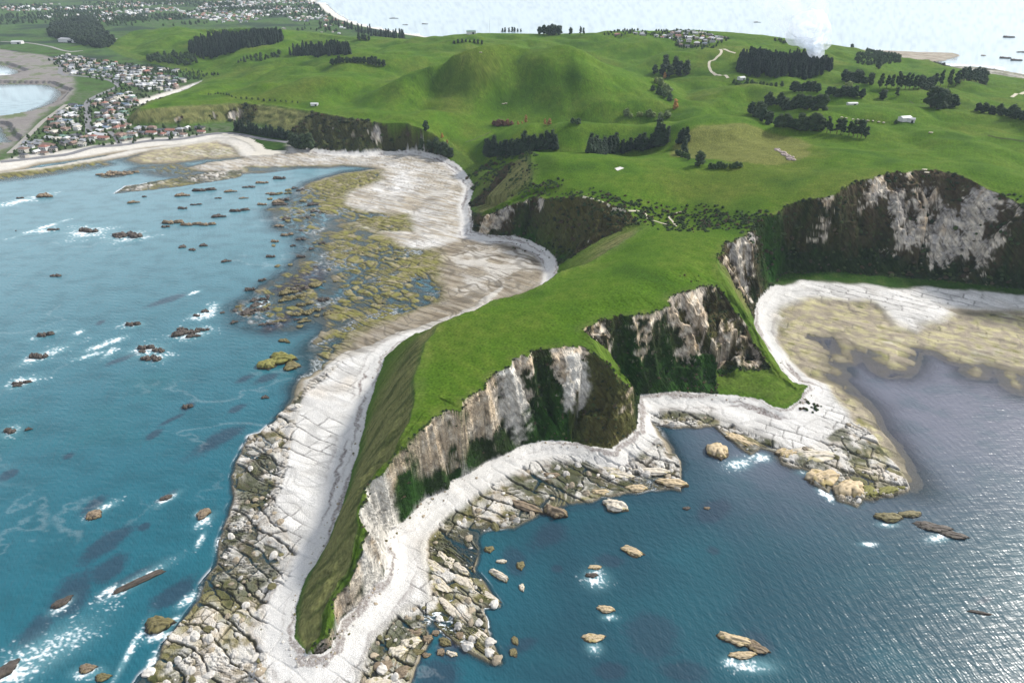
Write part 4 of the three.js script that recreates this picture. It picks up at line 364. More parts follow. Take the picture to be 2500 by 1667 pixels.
{
  const WC = { teal: [0.010, 0.095, 0.13], tealSkyReflect: [0.085, 0.2, 0.24], blue: [0.008, 0.066, 0.09], navy: [0.007, 0.034, 0.056], green: [0.01, 0.105, 0.12], grey: [0.11, 0.115, 0.155], kelp: [0.02, 0.022, 0.045], foam: [0.86, 0.9, 0.92], milky: [0.16, 0.33, 0.37] };
  const step = 2, CO = COLS / 2, rows = [];
  for (let r = 118; r < 1500; r *= 1.0026) rows.push(r); for (let r = 1500; r < 45000; r *= 1.05) rows.push(r);
  const n = rows.length, pos = [], col = [], uv = [], ix = [], id = new Int32Array(n * COLS).fill(-1); const dep = new Float32Array(n * COLS);
  const X = (i, j) => rows[i] * Math.sin(A0 + ((A1 - A0) * j) / (COLS - 1)), Z = (i, j) => -rows[i] * Math.cos(A0 + ((A1 - A0) * j) / (COLS - 1));
  const lr = Math.log;
  let ri = 0;
  for (let i = 0; i < n; i++) { while (ri + 2 < NR && RINGS[ri + 1] < rows[i]) ri++; const f = sat((rows[i] - RINGS[ri]) / (RINGS[ri + 1] - RINGS[ri])); for (let j = 0; j < COLS; j++) dep[i * COLS + j] = rows[i] > 8900 ? 5 : -mix(HT[ri * COLS + j], HT[(ri + 1) * COLS + j], f); }
  const V = (i, j) => {
    const k = i * COLS + j; if (id[k] >= 0) return id[k];
    const x = X(i, j), z = Z(i, j), r = rows[i], d = dep[k];
    id[k] = pos.length / 3; const swell = r < 1200 ? 0.10 * fbm(x * 0.06 + 0.4 * noise(x * 0.02, z * 0.02), z * 0.12, 3) : 0; pos.push(x, swell * sstep(0, 3, d), z); uv.push(x, z);
    const n1 = fbm(x * 0.008, z * 0.012, 4), n2 = fbm(x * 0.05 + 9, z * 0.08, 4), n3 = noise(x * 0.7, z * 0.9);
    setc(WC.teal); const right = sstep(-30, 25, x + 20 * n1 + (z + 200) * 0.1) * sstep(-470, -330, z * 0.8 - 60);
    toward(WC.tealSkyReflect, sstep(220, 800, r) * (1 - right)); toward(WC.green, 0.5 * sstep(0.0, 0.5, n1) * sstep(700, 350, r));  // paler with distance: sky reflection painted into the water colour
    toward(WC.blue, right); toward(WC.green, right * 0.45 * sstep(0.05, 0.4, n1 + 0.3 * n2)); toward(WC.navy, right * sstep(7, 2, d) * 0.7); toward(WC.grey, sstep(-190, -310, z) * sstep(70, 125, x) * 0.9); toward([0.3, 0.4, 0.44], sstep(900, 1900, r));  // grey right bay and pale far sea carry painted-in sky reflection
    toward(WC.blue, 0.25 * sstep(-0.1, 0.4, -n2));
    let kelp = 0; for (const b of KELP) if (Math.abs(b.x - x) < 160 && Math.abs(b.z - z) < 160) kelp = Math.max(kelp, Math.exp(-1.1 * blob(b, x, z))); kelp = sstep(0.25, 0.75, kelp + 0.55 * n2 + 0.15 * n3) * (kelp > 0.02 ? 1 : 0);
    toward(WC.kelp, (x > -20 ? 0.4 : 0.6) * kelp + 0.5 * sstep(2.6, 0.5, d) * sstep(0.2, 0, right * 0.3) * (r < 900 ? 0.75 : 0.3));
    let foam = 0; for (const b of FOAM) if (Math.abs(b.x - x) < 60 && Math.abs(b.z - z) < 90) foam = Math.max(foam, Math.exp(-0.8 * blob(b, x, z)));
    const lace = 1 - Math.abs(noise(x * 0.28 + n2 * 2, z * 0.28)) * 2.2, lace2 = 1 - Math.abs(noise(x * 0.75 + n2, z * 0.75 + 5)) * 2;
    let fm = foam > 0.03 ? sstep(0.45, 0.95, foam * 0.66 + 0.3 * lace + 0.26 * lace2 - 0.12 + 0.25 * n3 + 0.5 * n2) : 0;
    const expo = sstep(0.15, 0.45, noise(x * 0.03 + 50, z * 0.03) + 0.1) * (r < 800 ? 1 : 0) * (x < 0 && z > -260 ? 1 : 0.55) * sstep(100, 80, x);
    fm = Math.max(fm, expo * sstep(0.9, 0.25, d + 0.5 * n2) * sstep(0.35, 0.7, 0.5 * lace + 0.4 * lace2 + 0.15));
    const wisp = r < 700 && x < -20 ? 0.07 * sstep(0.8, 0.98, 1 - Math.abs(noise(x * 0.018 + 0.5 * n2, z * 0.025)) * 3) * sstep(0.1, 0.4, noise(x * 0.01 + 7, z * 0.02)) * sat(lace2 + 0.5) : 0;
    toward(WC.milky, sat(foam * 1.3) * 0.5); toward(WC.foam, sat(fm + wisp));
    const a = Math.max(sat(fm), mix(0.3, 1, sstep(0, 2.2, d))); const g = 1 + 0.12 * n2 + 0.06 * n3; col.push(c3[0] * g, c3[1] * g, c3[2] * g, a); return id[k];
  };
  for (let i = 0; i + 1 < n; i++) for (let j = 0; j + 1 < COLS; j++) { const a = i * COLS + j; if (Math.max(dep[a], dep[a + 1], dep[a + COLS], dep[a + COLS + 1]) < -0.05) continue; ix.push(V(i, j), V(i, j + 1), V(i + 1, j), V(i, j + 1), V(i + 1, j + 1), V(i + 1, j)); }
  const g = new THREE.BufferGeometry(); g.setAttribute('position', new THREE.Float32BufferAttribute(pos, 3)); g.setAttribute('color', new THREE.Float32BufferAttribute(col, 4)); g.setAttribute('uv', new THREE.Float32BufferAttribute(uv, 2)); g.setIndex(ix); g.computeVertexNormals();
  const rnd = random(7), waves = [];
  for (let i = 0; i < 70; i++) { const a = -0.9 + (rnd() - 0.5) * 2.2, f = 9 + 56 * Math.pow(rnd(), 1.2); waves.push([Math.round(Math.cos(a) * f), Math.round(Math.sin(a) * f), rnd() * 6.283, 1 / Math.pow(f, 0.9)]); }
  const amp = waves.reduce((s, w) => s + w[3] * w[3] / 2, 0) ** 0.5;
  const chop = noiseTexture(512, (u, v) => { let s = 0; for (const w of waves) s += w[3] * Math.sin(6.2831853 * (w[0] * u + w[1] * v) + w[2]); return 0.5 + (0.17 * s) / amp; }, false);
  const water = new THREE.MeshPhysicalMaterial({ vertexColors: true, transparent: true, roughness: 0.27, ior: 1.33, bumpMap: scaled(chop, 52), bumpScale: 0.17 });
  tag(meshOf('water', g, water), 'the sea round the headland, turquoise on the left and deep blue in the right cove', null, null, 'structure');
}
// ---------- builders for things ----------
function lump(rnd, r, detail = 1, flat = 1) { // a displaced ball
  const g = new THREE.IcosahedronGeometry(1, detail), p = g.attributes.position, o = [rnd() * 50, rnd() * 50];
  for (let i = 0; i < p.count; i++) { const x = p.getX(i), y = p.getY(i), z = p.getZ(i), k = r * (1 + 0.35 * noise(x * 1.6 + o[0], z * 1.6 + y * 1.3 + o[1])); p.setXYZ(i, x * k, y * k * flat, z * k); }
  g.deleteAttribute('uv'); g.computeVertexNormals(); return g;
}
function leaves(rnd, n, spot, size) { // n small leaf clumps, each a bent pair of triangles
  const pos = [];
  for (let i = 0; i < n; i++) {
    const [x, y, z] = spot(), s = size * (0.6 + 0.8 * rnd()), a = rnd() * 6.283, t = (rnd() - 0.5) * 2.4, c = Math.cos(a), q = Math.sin(a), u = [c * s, Math.sin(t) * s * 0.6, q * s], v = [-q * s, Math.cos(t) * s * 0.5, c * s];
    pos.push(x - u[0], y - u[1], z - u[2], x + u[0], y + u[1], z + u[2], x + v[0], y + v[1] + s * 0.3, z + v[2], x - u[0], y - u[1], z - u[2], x - v[0] * 0.8, y + v[1], z - v[2] * 0.8, x + u[0], y + u[1], z + u[2]);
  }
  const g = new THREE.BufferGeometry(); g.setAttribute('position', new THREE.Float32BufferAttribute(pos, 3)); g.computeVertexNormals(); return g;
}
const place = (g, x, y, z) => (g.translate(x, y, z), g);
function trunkGeo(h, r, lean = 0) { const g = new THREE.CylinderGeometry(r * 0.45, r, h, 6, 3).toNonIndexed(); g.translate(0, h / 2, 0); const p = g.attributes.position; for (let i = 0; i < p.count; i++) p.setX(i, p.getX(i) + lean * p.getY(i) * p.getY(i)); g.deleteAttribute('uv'); g.computeVertexNormals(); return g; }
// crowns are one metre... tall things are built at their real size, 1 unit = 1 m
function crownConifer(seed, h, w) { // dense, ragged, pointed
  const r = random(seed), parts = [];
  for (let i = 0; i < 9; i++) { const f = i / 8, rad = w * (0.62 - 0.4 * f) * (0.8 + 0.4 * r()), a = r() * 6.28; parts.push(place(lump(r, rad, 1, 1.15), Math.cos(a) * rad * 0.45, h * (0.16 + 0.78 * f), Math.sin(a) * rad * 0.45)); }
  parts.push(leaves(r, 170, () => { const f = Math.pow(r(), 1.3), a = r() * 6.283, q = w * (0.78 - 0.56 * f) * (0.75 + 0.45 * r()); return [Math.cos(a) * q, h * (0.1 + 0.92 * f), Math.sin(a) * q]; }, w * 0.13));
  return mergeGeometries(parts);
}
function crownRound(seed, h, w, low = 0.3, n = 8, cl = 150) { // spreading crown of clumps with gaps
  const r = random(seed), parts = [], c = [];
  for (let i = 0; i < n; i++) { const f = (i + 0.5) / n, a = i * 2.4 + r(), q = w * 0.52 * (0.35 + 0.65 * r()) * (1 - 0.55 * f * f), y = h * (low + (0.86 - low) * f) + h * 0.08 * (r() - 0.2), s = w * (0.34 + 0.14 * r()) * (1 - 0.25 * f); c.push([Math.cos(a) * q, y, Math.sin(a) * q, s]); parts.push(place(lump(r, s, 1, 0.85), Math.cos(a) * q, y, Math.sin(a) * q)); }
  parts.push(leaves(r, cl, () => { const k = c[Math.floor(r() * n)], a = r() * 6.283, b = Math.acos(2 * r() - 1), s = k[3] * (0.95 + 0.35 * r()); return [k[0] + Math.cos(a) * Math.sin(b) * s, k[1] + Math.cos(b) * s * 0.8, k[2] + Math.sin(a) * Math.sin(b) * s]; }, w * 0.1));
  return mergeGeometries(parts);
}
const leafMat = (r, g, b) => new THREE.MeshStandardMaterial({ color: new THREE.Color().setRGB(r, g, b), roughness: 1, side: THREE.DoubleSide });
const M = { pine: leafMat(0.014, 0.03, 0.015), cypress: leafMat(0.02, 0.038, 0.014), green: leafMat(0.032, 0.062, 0.018), pale: leafMat(0.11, 0.15, 0.05), autumn: leafMat(0.27, 0.15, 0.05), rust: leafMat(0.12, 0.06, 0.04), bush: leafMat(0.75, 0.75, 0.75), bark: leafMat(0.09, 0.065, 0.045) };
const TREES = {
  pine: [[11, 19, 4.6], [12, 21, 5.2], [13, 17, 4.4]].map(([s, h, w]) => ({ crown: crownConifer(s, h, w), trunk: trunkGeo(h * 0.5, 0.5), m: M.pine })),
  cypress: [[21, 15, 6.5], [22, 17, 7.5], [23, 13, 6]].map(([s, h, w]) => ({ crown: crownRound(s, h, w, 0.14, 12, 190), trunk: trunkGeo(h * 0.5, 0.6), m: M.cypress })),
  tall: [[31, 19, 5], [32, 21, 5.5], [33, 18, 4.6]].map(([s, h, w]) => ({ crown: crownRound(s, h, w, 0.2, 11, 170), trunk: trunkGeo(h * 0.75, 0.45, 0.004), m: M.cypress })),
  green: [[41, 11, 6], [42, 9, 5]].map(([s, h, w]) => ({ crown: crownRound(s, h, w, 0.2), trunk: trunkGeo(h * 0.5, 0.35), m: M.green })),
  pale: [[51, 13, 8], [52, 10, 6]].map(([s, h, w]) => ({ crown: crownRound(s, h, w, 0.2), trunk: trunkGeo(h * 0.5, 0.4), m: M.pale })),
  autumn: [[61, 14, 4.2], [62, 11, 4]].map(([s, h, w]) => ({ crown: crownRound(s, h, w, 0.15), trunk: trunkGeo(h * 0.5, 0.3), m: M.autumn })),
  rust: [[71, 10, 6], [72, 8, 5]].map(([s, h, w]) => ({ crown: crownRound(s, h, w, 0.15), trunk: trunkGeo(h * 0.5, 0.3), m: M.rust })),
};
for (const k of Object.keys(TREES)) TREES[k].forEach((d, i) => { d.m = d.m.clone(); d.m.color.multiply(new THREE.Color().setRGB(...[[1, 1, 1], [1.45, 1.35, 1.15], [0.85, 1.05, 0.9]][i % 3])); });
const NAMEOF = { pine: 'pine_tree', cypress: 'cypress_tree', tall: 'windbreak_tree', green: 'broadleaf_tree', pale: 'willow_tree', autumn: 'autumn_tree', rust: 'bare_autumn_tree' };
const tr = random(99), protoTree = {};
function tree(kind, x, z, scale, label, group) {
  const k = Math.floor(tr() * TREES[kind].length), key = kind + k, d = TREES[kind][k];
  if (!protoTree[key]) { const g = new THREE.Group(); meshOf('trunk', d.trunk, M.bark, g); meshOf('crown', d.crown, d.m, g); protoTree[key] = g; }
  const o = protoTree[key].clone(); o.name = numbered(NAMEOF[kind]); scene.add(o);
  const s = scale * (kind === 'cypress' || kind === 'tall' ? 1.35 : 1.2) * (0.82 + 0.36 * tr()); o.position.set(x, heightAt(x, z) - 0.4, z); o.rotation.y = tr() * 6.283; o.scale.set(s * (kind === 'pine' ? 1.35 : 1) * (0.9 + 0.25 * tr()), s * (0.85 + 0.3 * tr()), s * (kind === 'pine' ? 1.35 : 1) * (0.9 + 0.25 * tr()));
  return tag(o, label, 'tree', group);
}
function treeRow(kind, pts, n, scale, label, group, jit0 = 2, jit = jit0 * 0.6) { // n trees along a line of points
  const len = [0]; for (let i = 1; i < pts.length; i++) len.push(len[i - 1] + Math.hypot(pts[i][0] - pts[i - 1][0], pts[i][1] - pts[i - 1][1]));
  for (let k = 0; k < n; k++) { const s = (len[len.length - 1] * (k + 0.5)) / n; let i = 1; while (i < len.length - 1 && len[i] < s) i++; const f = (s - len[i - 1]) / (len[i] - len[i - 1] || 1), x = mix(pts[i - 1][0], pts[i][0], f), z = mix(pts[i - 1][1], pts[i][1], f); tree(kind, x + (tr() - 0.5) * jit * 2, z + (tr() - 0.5) * jit * 2, scale, label, n > 1 ? group : undefined); }
}
function stuffTrees(name, kinds, poly, spacing, scale, label) { // a wood that reads as one mass
  const o = outline(poly), spots = [];
  for (let x = o.x0; x < o.x1; x += spacing) for (let z = o.z0; z < o.z1; z += spacing) { const px = x + (tr() - 0.5) * spacing, pz = z + (tr() - 0.5) * spacing; if (sd(o, px, pz) > 0) spots.push([px, pz]); }
  const m = new THREE.Matrix4(), q = new THREE.Quaternion(), up = new THREE.Vector3(0, 1, 0), c = new THREE.Color();
  const d = TREES[kinds][0], im = new THREE.InstancedMesh(mergeGeometries([d.crown, d.trunk]), d.m, spots.length); im.name = numbered(name);
  spots.forEach(([x, z], i) => { const s = scale * (0.7 + 0.6 * tr()); q.setFromAxisAngle(up, tr() * 6.283); m.compose(new THREE.Vector3(x, heightAt(x, z) - 0.5, z), q, new THREE.Vector3(s * (0.9 + 0.3 * tr()), s, s * (0.9 + 0.3 * tr()))); im.setMatrixAt(i, m); const b = 0.75 + 0.5 * tr(); im.setColorAt(i, c.setRGB(b, b, b * 0.95)); });
  im.castShadow = im.receiveShadow = true; scene.add(im); return tag(im, label, 'wood', null, 'stuff');
}
// ----- woods, windbreaks and single trees -----
stuffTrees('pine_wood', 'pine', [[376,-1224],[384.4,-1179],[425.7,-1155],[506,-1199],[531.6,-1215],[581.9,-1339],[560,-1380],[516.6,-1397],[462.6,-1386],[416.7,-1340]], 8, 1, 'large dark pine wood with smoke rising from its right end');
stuffTrees('pine_wood', 'pine', [[-717,-1628],[-677,-1629],[-591.4,-1631],[-525.2,-1706],[-619,-1980],[-693,-1925],[-784,-1842]], 9, 0.95, 'long dark pine plantation on the slope above the left settlement');
stuffTrees('pine_wood', 'pine', [[-471.6,-1562],[-298.1,-1360],[-353.5,-1598],[-454.4,-1588]], 9, 0.8, 'smaller dark plantation right of the long pine plantation');
stuffTrees('hill_wood', 'cypress', [[-1374,-2208],[-1559,-2546],[-1609,-2755],[-1571,-2832],[-1267,-2324],[-1060,-1991],[-1068,-1909],[-1207,-2047]], 13, 1.1, 'bluish dark wood on the far left hillside beyond the gravel shore');
stuffTrees('hill_scrub', 'green', [[-835,-1672],[-700,-1576],[-664,-1557],[-713,-1638],[-798,-1697],[-858,-1734]], 11, 0.9, 'dark bushy scrub on the slope below the long pine plantation');
stuffTrees('hill_scrub', 'green', [[-563,-1487],[-515.9,-1510],[-487.3,-1567],[-499.4,-1579],[-554.7,-1547]], 12, 0.7, 'scattered green scrub in the gully right of the long pine plantation');
stuffTrees('coast_scrub', 'green', [[679,-1460],[684,-1411],[723,-1422],[797,-1500],[966,-1849],[940,-1911],[740,-1568]], 10, 0.6, 'bushy scrub on the steep far coast behind the windbreaks');
stuffTrees('coast_scrub', 'green', [[582.8,-1677],[603,-1647],[623,-1663],[597.4,-1692]], 10, 0.6, 'strip of scrub on the far coast left of the smoke');
treeRow('cypress', [[-322,-1301],[-225.6,-1302]], 15, 0.62, 'tree of the clipped dark shelter belt on the hill left of the highest hilltop', 'shelter belt on the left hill', 1.5);
treeRow('cypress', [[-122.2,-1509],[-57.6,-1532]], 8, 0.4, 'low dark tree of the short hedge behind the highest hilltop', 'short hedge behind the highest hilltop', 1);
treeRow('tall', [[-36.8,-2435],[34.2,-2449]], 7, 0.72, 'tree of the left skyline clump beside the masts', 'left skyline clump', 4);
treeRow('cypress', [[60,-1715],[83.4,-1703],[111.9,-1713]], 6, 1.05, 'tree of the big dark skyline clump', 'big dark skyline clump', 5);
tree('cypress', ...[[135.8,-1726]][0], 0.75, 'single dark round tree on the skyline right of the big clump');
treeRow('tall', [[149.2,-1662],[162.6,-1650]], 2, 0.6, 'thin tree on the skyline near the ridge houses', 'two thin skyline trees');
treeRow('cypress', [[251.8,-1319],[270.1,-1311],[292.8,-1307],[315.1,-1303],[304.8,-1330],[274.9,-1339]], 9, 1.05, 'dark tree of the round grove in the middle of the hills', 'round grove in the middle of the hills', 5);
treeRow('autumn', [[271.5,-1299],[276.7,-1303]], 2, 0.8, 'orange tree at the lower edge of the round grove', 'orange trees under the round grove', 2);
treeRow('autumn', [[220.3,-964],[221.6,-958]], 2, 1.0, 'tall rust orange tree at the foot of the gully of willows', 'rust orange trees at the gully foot', 2);
treeRow('pale', [[209.4,-1073],[220.2,-1089],[221.7,-1067],[223.5,-1047],[222.2,-1010]], 6, 0.85, 'pale green willow in the gully below the round grove', 'willows in the gully below the round grove', 4);
treeRow('green', [[200.4,-1032],[208.2,-1012],[219.5,-989]], 5, 0.85, 'dark green tree among the willows of the gully', 'dark trees among the gully willows', 4);
treeRow('pale', [[147.8,-944],[176.4,-941],[210.2,-937]], 8, 0.6, 'grey green bush in the row along the valley right of the highest hill', 'grey green row along the valley', 4);
treeRow('rust', [[-27.3,-956],[-15.4,-955],[2.4,-954]], 6, 0.75, 'leafless brown purple tree at the left end of the valley row', 'brown trees of the valley row', 4);
treeRow('autumn', [[5.4,-960],[18.4,-825]], 4, 0.7, 'orange poplar beside the brown trees of the valley row', 'orange poplars of the valley row', 3);
treeRow('autumn', [[35.3,-826],[47.8,-820]], 3, 0.6, 'small orange tree right of the poplars in the valley', 'small orange trees in the valley', 3);
treeRow('green', [[64.6,-790],[75.5,-792]], 3, 0.5, 'green bush at the right of the valley row', 'green bushes right of the valley row', 3);
treeRow('autumn', [[-90.4,-883],[-78,-860]], 2, 0.5, 'small orange tree above the beach corner', 'orange trees above the beach corner', 2);
treeRow('pine', [[-30.8,-795],[-12.7,-773],[11.6,-764],[30.6,-758],[49.5,-755]], 38, 0.75, 'pine of the dark row left of the flat paddock', 'pine row left of the flat paddock', 3);
treeRow('pine', [[75.2,-675],[105.9,-748],[130.7,-756],[153.4,-752],[167.3,-742]], 42, 0.68, 'pine of the dark wedge shaped row behind the flat paddock', 'wedge shaped pine row', 3);
treeRow('pine', [[154.7,-752],[158.2,-748]], 2, 1.0, 'taller pine rising from the wedge shaped row', 'taller pines of the wedge shaped row', 1);
treeRow('pine', [[176.6,-733],[184,-725]], 4, 0.75, 'dark pine between the wedge shaped row and the yellow paddock', 'dark pines left of the yellow paddock', 2);
treeRow('green', [[166.6,-701],[167.1,-672],[166.1,-639]], 5, 0.5, 'grey green bush at the lower left corner of the yellow paddock', 'bushes at the yellow paddock corner', 2);
tree('pine', ...[[173.2,-693]][0], 0.6, 'slim dark pine among the bushes left of the yellow paddock');
tree('cypress', ...[[170.2,-619]][0], 0.72, 'dark tree standing alone at the lower edge of the yellow paddock');
treeRow('green', [[176.7,-611],[188.1,-608],[203.2,-602]], 10, 0.42, 'bush of the dark hedge along the bottom of the yellow paddock', 'hedge below the yellow paddock', 1);
treeRow('cypress', [[313.9,-936],[316.4,-918],[282.9,-797],[284.6,-773]], 12, 0.85, 'big dark tree of the left end of the lower windbreak', 'left end of the lower windbreak', 2);
treeRow('cypress', [[282.7,-754],[300.9,-740],[325.3,-734]], 19, 0.7, 'dark tree of the middle of the lower windbreak', 'middle of the lower windbreak', 2);
treeRow('tall', [[326.3,-728],[339,-711],[354.2,-691]], 10, 0.6, 'thin leaning tree at the right end of the lower windbreak', 'right end of the lower windbreak', 2);
treeRow('cypress', [[345.4,-976],[359.7,-941],[346.4,-838],[363.8,-819]], 26, 0.72, 'dark tree of the upper of the two parallel windbreaks', 'upper of the two parallel windbreaks', 2);
treeRow('green', [[351.5,-1150],[352.3,-1075],[398.3,-1131],[408.8,-1085]], 15, 0.6, 'small tree of the low row along the track below the pine wood', 'low row below the pine wood', 2);
treeRow('cypress', [[393.5,-1015],[401.8,-984],[408.2,-954]], 8, 0.72, 'dark tree of the short row at the end of the low row', 'short dark row', 2);
treeRow('cypress', [[414.9,-944],[428.5,-935],[460.6,-942]], 9, 0.75, 'dark tree of the clump in front of the pale willow', 'clump in front of the pale willow', 3);
treeRow('cypress', [[519.1,-1156],[531.4,-1156],[504.7,-1048],[494.9,-989]], 8, 0.95, 'dark tree behind the pale willow', 'dark trees behind the pale willow', 3);
tree('pale', ...[[448.8,-960]][0], 1.25, 'pale grey green willow in front of the long windbreak');
treeRow('tall', [[497.5,-981],[525.6,-983],[564.5,-999],[626,-1069]], 20, 0.8, 'tall tree of the left half of the long far windbreak', 'left half of the long far windbreak', 1.5);
treeRow('tall', [[657,-1117],[684,-1107],[824,-1258]], 22, 0.85, 'tall slim tree of the right half of the long far windbreak', 'right half of the long far windbreak', 1.5);
tree('cypress', ...[[490.9,-947]][0], 0.75, 'dark round tree alone in the paddock below the long windbreak');
tree('tall', ...[[514.2,-957]][0], 0.5, 'small flat topped tree right of the lone round tree');
treeRow('cypress', [[505,-862],[508.2,-847],[533.7,-872],[547.3,-868]], 6, 1.05, 'dark tree of the broad clump in the right paddock', 'broad clump in the right paddock', 4);
treeRow('cypress', [[555.3,-852],[570.2,-839],[568.6,-806],[559.9,-771],[560.2,-752]], 16, 0.6, 'dark tree of the belt at the right edge of the picture', 'belt at the right edge', 2);
tree('cypress', ...[[926,-2015]][0], 0.9, 'dark tree on the far coastal bluff right of the smoke');
tree('cypress', ...[[675,-1344]][0], 0.8, 'dark tree below the far coastal scrub');
treeRow('cypress', [[-287.2,-893],[-269.8,-880],[-255.5,-878]], 6, 0.85, 'big dark tree at the end of the gravel yard under the bluff', 'big dark trees at the gravel yard', 4);
treeRow('pine', [[-386.9,-977],[-364.3,-964],[-334.5,-946],[-306.7,-932],[-294.1,-924]], 26, 0.65, 'dark tree of the row at the bluff foot above the gravel yard', 'dark row above the gravel yard', 3);
treeRow('cypress', [[-116.1,-872],[-104.3,-865],[-92.7,-858],[-80.6,-842],[-71.8,-832]], 9, 0.72, 'dark tree of the thicket at the head of the middle bay', 'thicket at the head of the middle bay', 4);
treeRow('green', [[-496.8,-1167],[-422,-1090],[-370.3,-1073],[-311.2,-1049]], 22, 0.3, 'low bush of the hedge along the top of the left bluff', 'hedge on the left bluff', 1);
treeRow('cypress', [[-386.1,-1865],[-356.1,-1867]], 4, 0.8, 'dark tree by the far beach left of the skyline', 'dark trees by the far beach', 4);
tree('autumn', ...[[-330.2,-1434]][0], 0.9, 'orange tree at the right end of the smaller plantation');

// ----- scrub that covers the cliffs and the neck -----
{
  const r = random(5), bg = [1, 2, 3].map((s) => { const q = random(s + 80); return mergeGeometries([place(lump(q, 0.8, 1, 0.8), 0, 0.35, 0), place(lump(q, 0.55, 1, 0.8), 0.6, 0.2, 0.3), leaves(q, 34, () => { const a = q() * 6.283, b = q() * 1.5; return [Math.cos(a) * Math.cos(b), 0.25 + Math.sin(b) * 0.85, Math.sin(a) * Math.cos(b)]; }, 0.22)]); });
  const spots = [];
  for (let i = 0; i + 1 < NR; i++) for (let j = 0; j + 1 < COLS; j++) {
    const k = i * COLS + j; if (CLS[k] !== 3) continue; const lum = COLR[k * 3] + COLR[k * 3 + 1] + COLR[k * 3 + 2]; if (lum > 0.24) continue;
    const R = RINGS[i], area = (RINGS[i + 1] - R) * R * 0.00175; if (r() < area * (R < 500 ? 0.16 : R < 800 ? 0.06 : 0.03)) spots.push([gx(i, j), gz(i, j), (R < 500 ? 0.75 : R < 800 ? 1.5 : 2.2) * (0.5 + 1.1 * r() * r()), lum]);
  }
  for (const [x, z, rad, n, s] of [[24.6,-591.6,14,90,1.1],[32.3,-594.7,10,60,1.1],[45.7,-564.7,10,50,1],[59.3,-554.7,16,90,1.2],[78.9,-537.9,16,90,1.2],[94.8,-525.1,16,80,1.2],[112.3,-523.4,22,120,1.2],[131.6,-516,26,170,1.2],[147.6,-499.3,24,170,1.2],[160.6,-487.8,18,120,1.2],[172.5,-496.4,14,60,1.1],[143.7,-525.1,16,60,1],[-11.5,-693,12,60,1.5],[5.9,-667,14,70,1.5],[-25.6,-713,14,80,1.6],[9.8,-634,12,60,1.3],[15.1,-598.7,8,40,1.2],[1.6,-612,12,40,1],[187.3,-488.7,12,70,1.2],[180.1,-468,12,60,1.2],[20.1,-551.7,14,30,0.9],[30.4,-532.2,10,20,0.8],[-17.5,-765,14,60,2],[-36.5,-749,12,50,1.8],[164.3,-309.6,5,26,0.8],[168.7,-312.6,3,12,0.7],[111.4,-387.1,6,12,0.6],[367.4,-491.7,12,40,1.2],[370.4,-472.6,14,60,1.2]]) for (let i = 0; i < n * 0.62; i++) { const a = r() * 6.283, q = rad * Math.sqrt(r()); spots.push([x + Math.cos(a) * q * 1.4, z + Math.sin(a) * q, s * (0.5 + 0.8 * r()), 0.05]); }
  for (let i = 0; i + 1 < NR; i++) for (let j = 0; j + 1 < COLS; j++) { // tussocks along the lips of the cliffs
    const k = i * COLS + j, R = RINGS[i]; if (R > 620 || CLS[k] !== 4 || !(CLS[k + 1] === 3 || CLS[k + COLS] === 3 || CLS[k - 1] === 3 || CLS[k - COLS] === 3)) continue; if (r() < 0.3) spots.push([gx(i, j) + (r() - 0.5), gz(i, j) + (r() - 0.5), 0.35 + 0.5 * r() * (R / 350), 0.2]); }
  const per = [[], [], []]; spots.forEach((s) => per[Math.floor(r() * 3)].push(s));
  const m = new THREE.Matrix4(), q = new THREE.Quaternion(), up = new THREE.Vector3(0, 1, 0), c = new THREE.Color();
  per.forEach((list, n) => {
    const im = new THREE.InstancedMesh(bg[n], M.bush, list.length); im.name = numbered('scrub'); im.castShadow = im.receiveShadow = true;
    list.forEach(([x, z, s, lum], i) => { q.setFromAxisAngle(up, r() * 6.283); m.compose(new THREE.Vector3(x, heightAt(x, z) - 0.1, z), q, new THREE.Vector3(s * (0.8 + 0.5 * r()), s * (0.7 + 0.5 * r()), s)); im.setMatrixAt(i, m); const t = r(), b = 0.7 + 0.6 * r(); im.setColorAt(i, lum === 0.05 && t < 0.8 ? c.setRGB(0.04 * b, 0.078 * b, 0.018 * b) : t < 0.5 ? c.setRGB(0.02 * b, 0.038 * b, 0.01 * b) : t < 0.78 ? c.setRGB(0.055 * b, 0.085 * b, 0.018 * b) : c.setRGB(0.08 * b, 0.06 * b, 0.03 * b)); });
    scene.add(im); tag(im, 'dark scrub growing on the cliffs and the saddle', null, null, 'stuff');
  });
  console.log('bushes', spots.length);
}
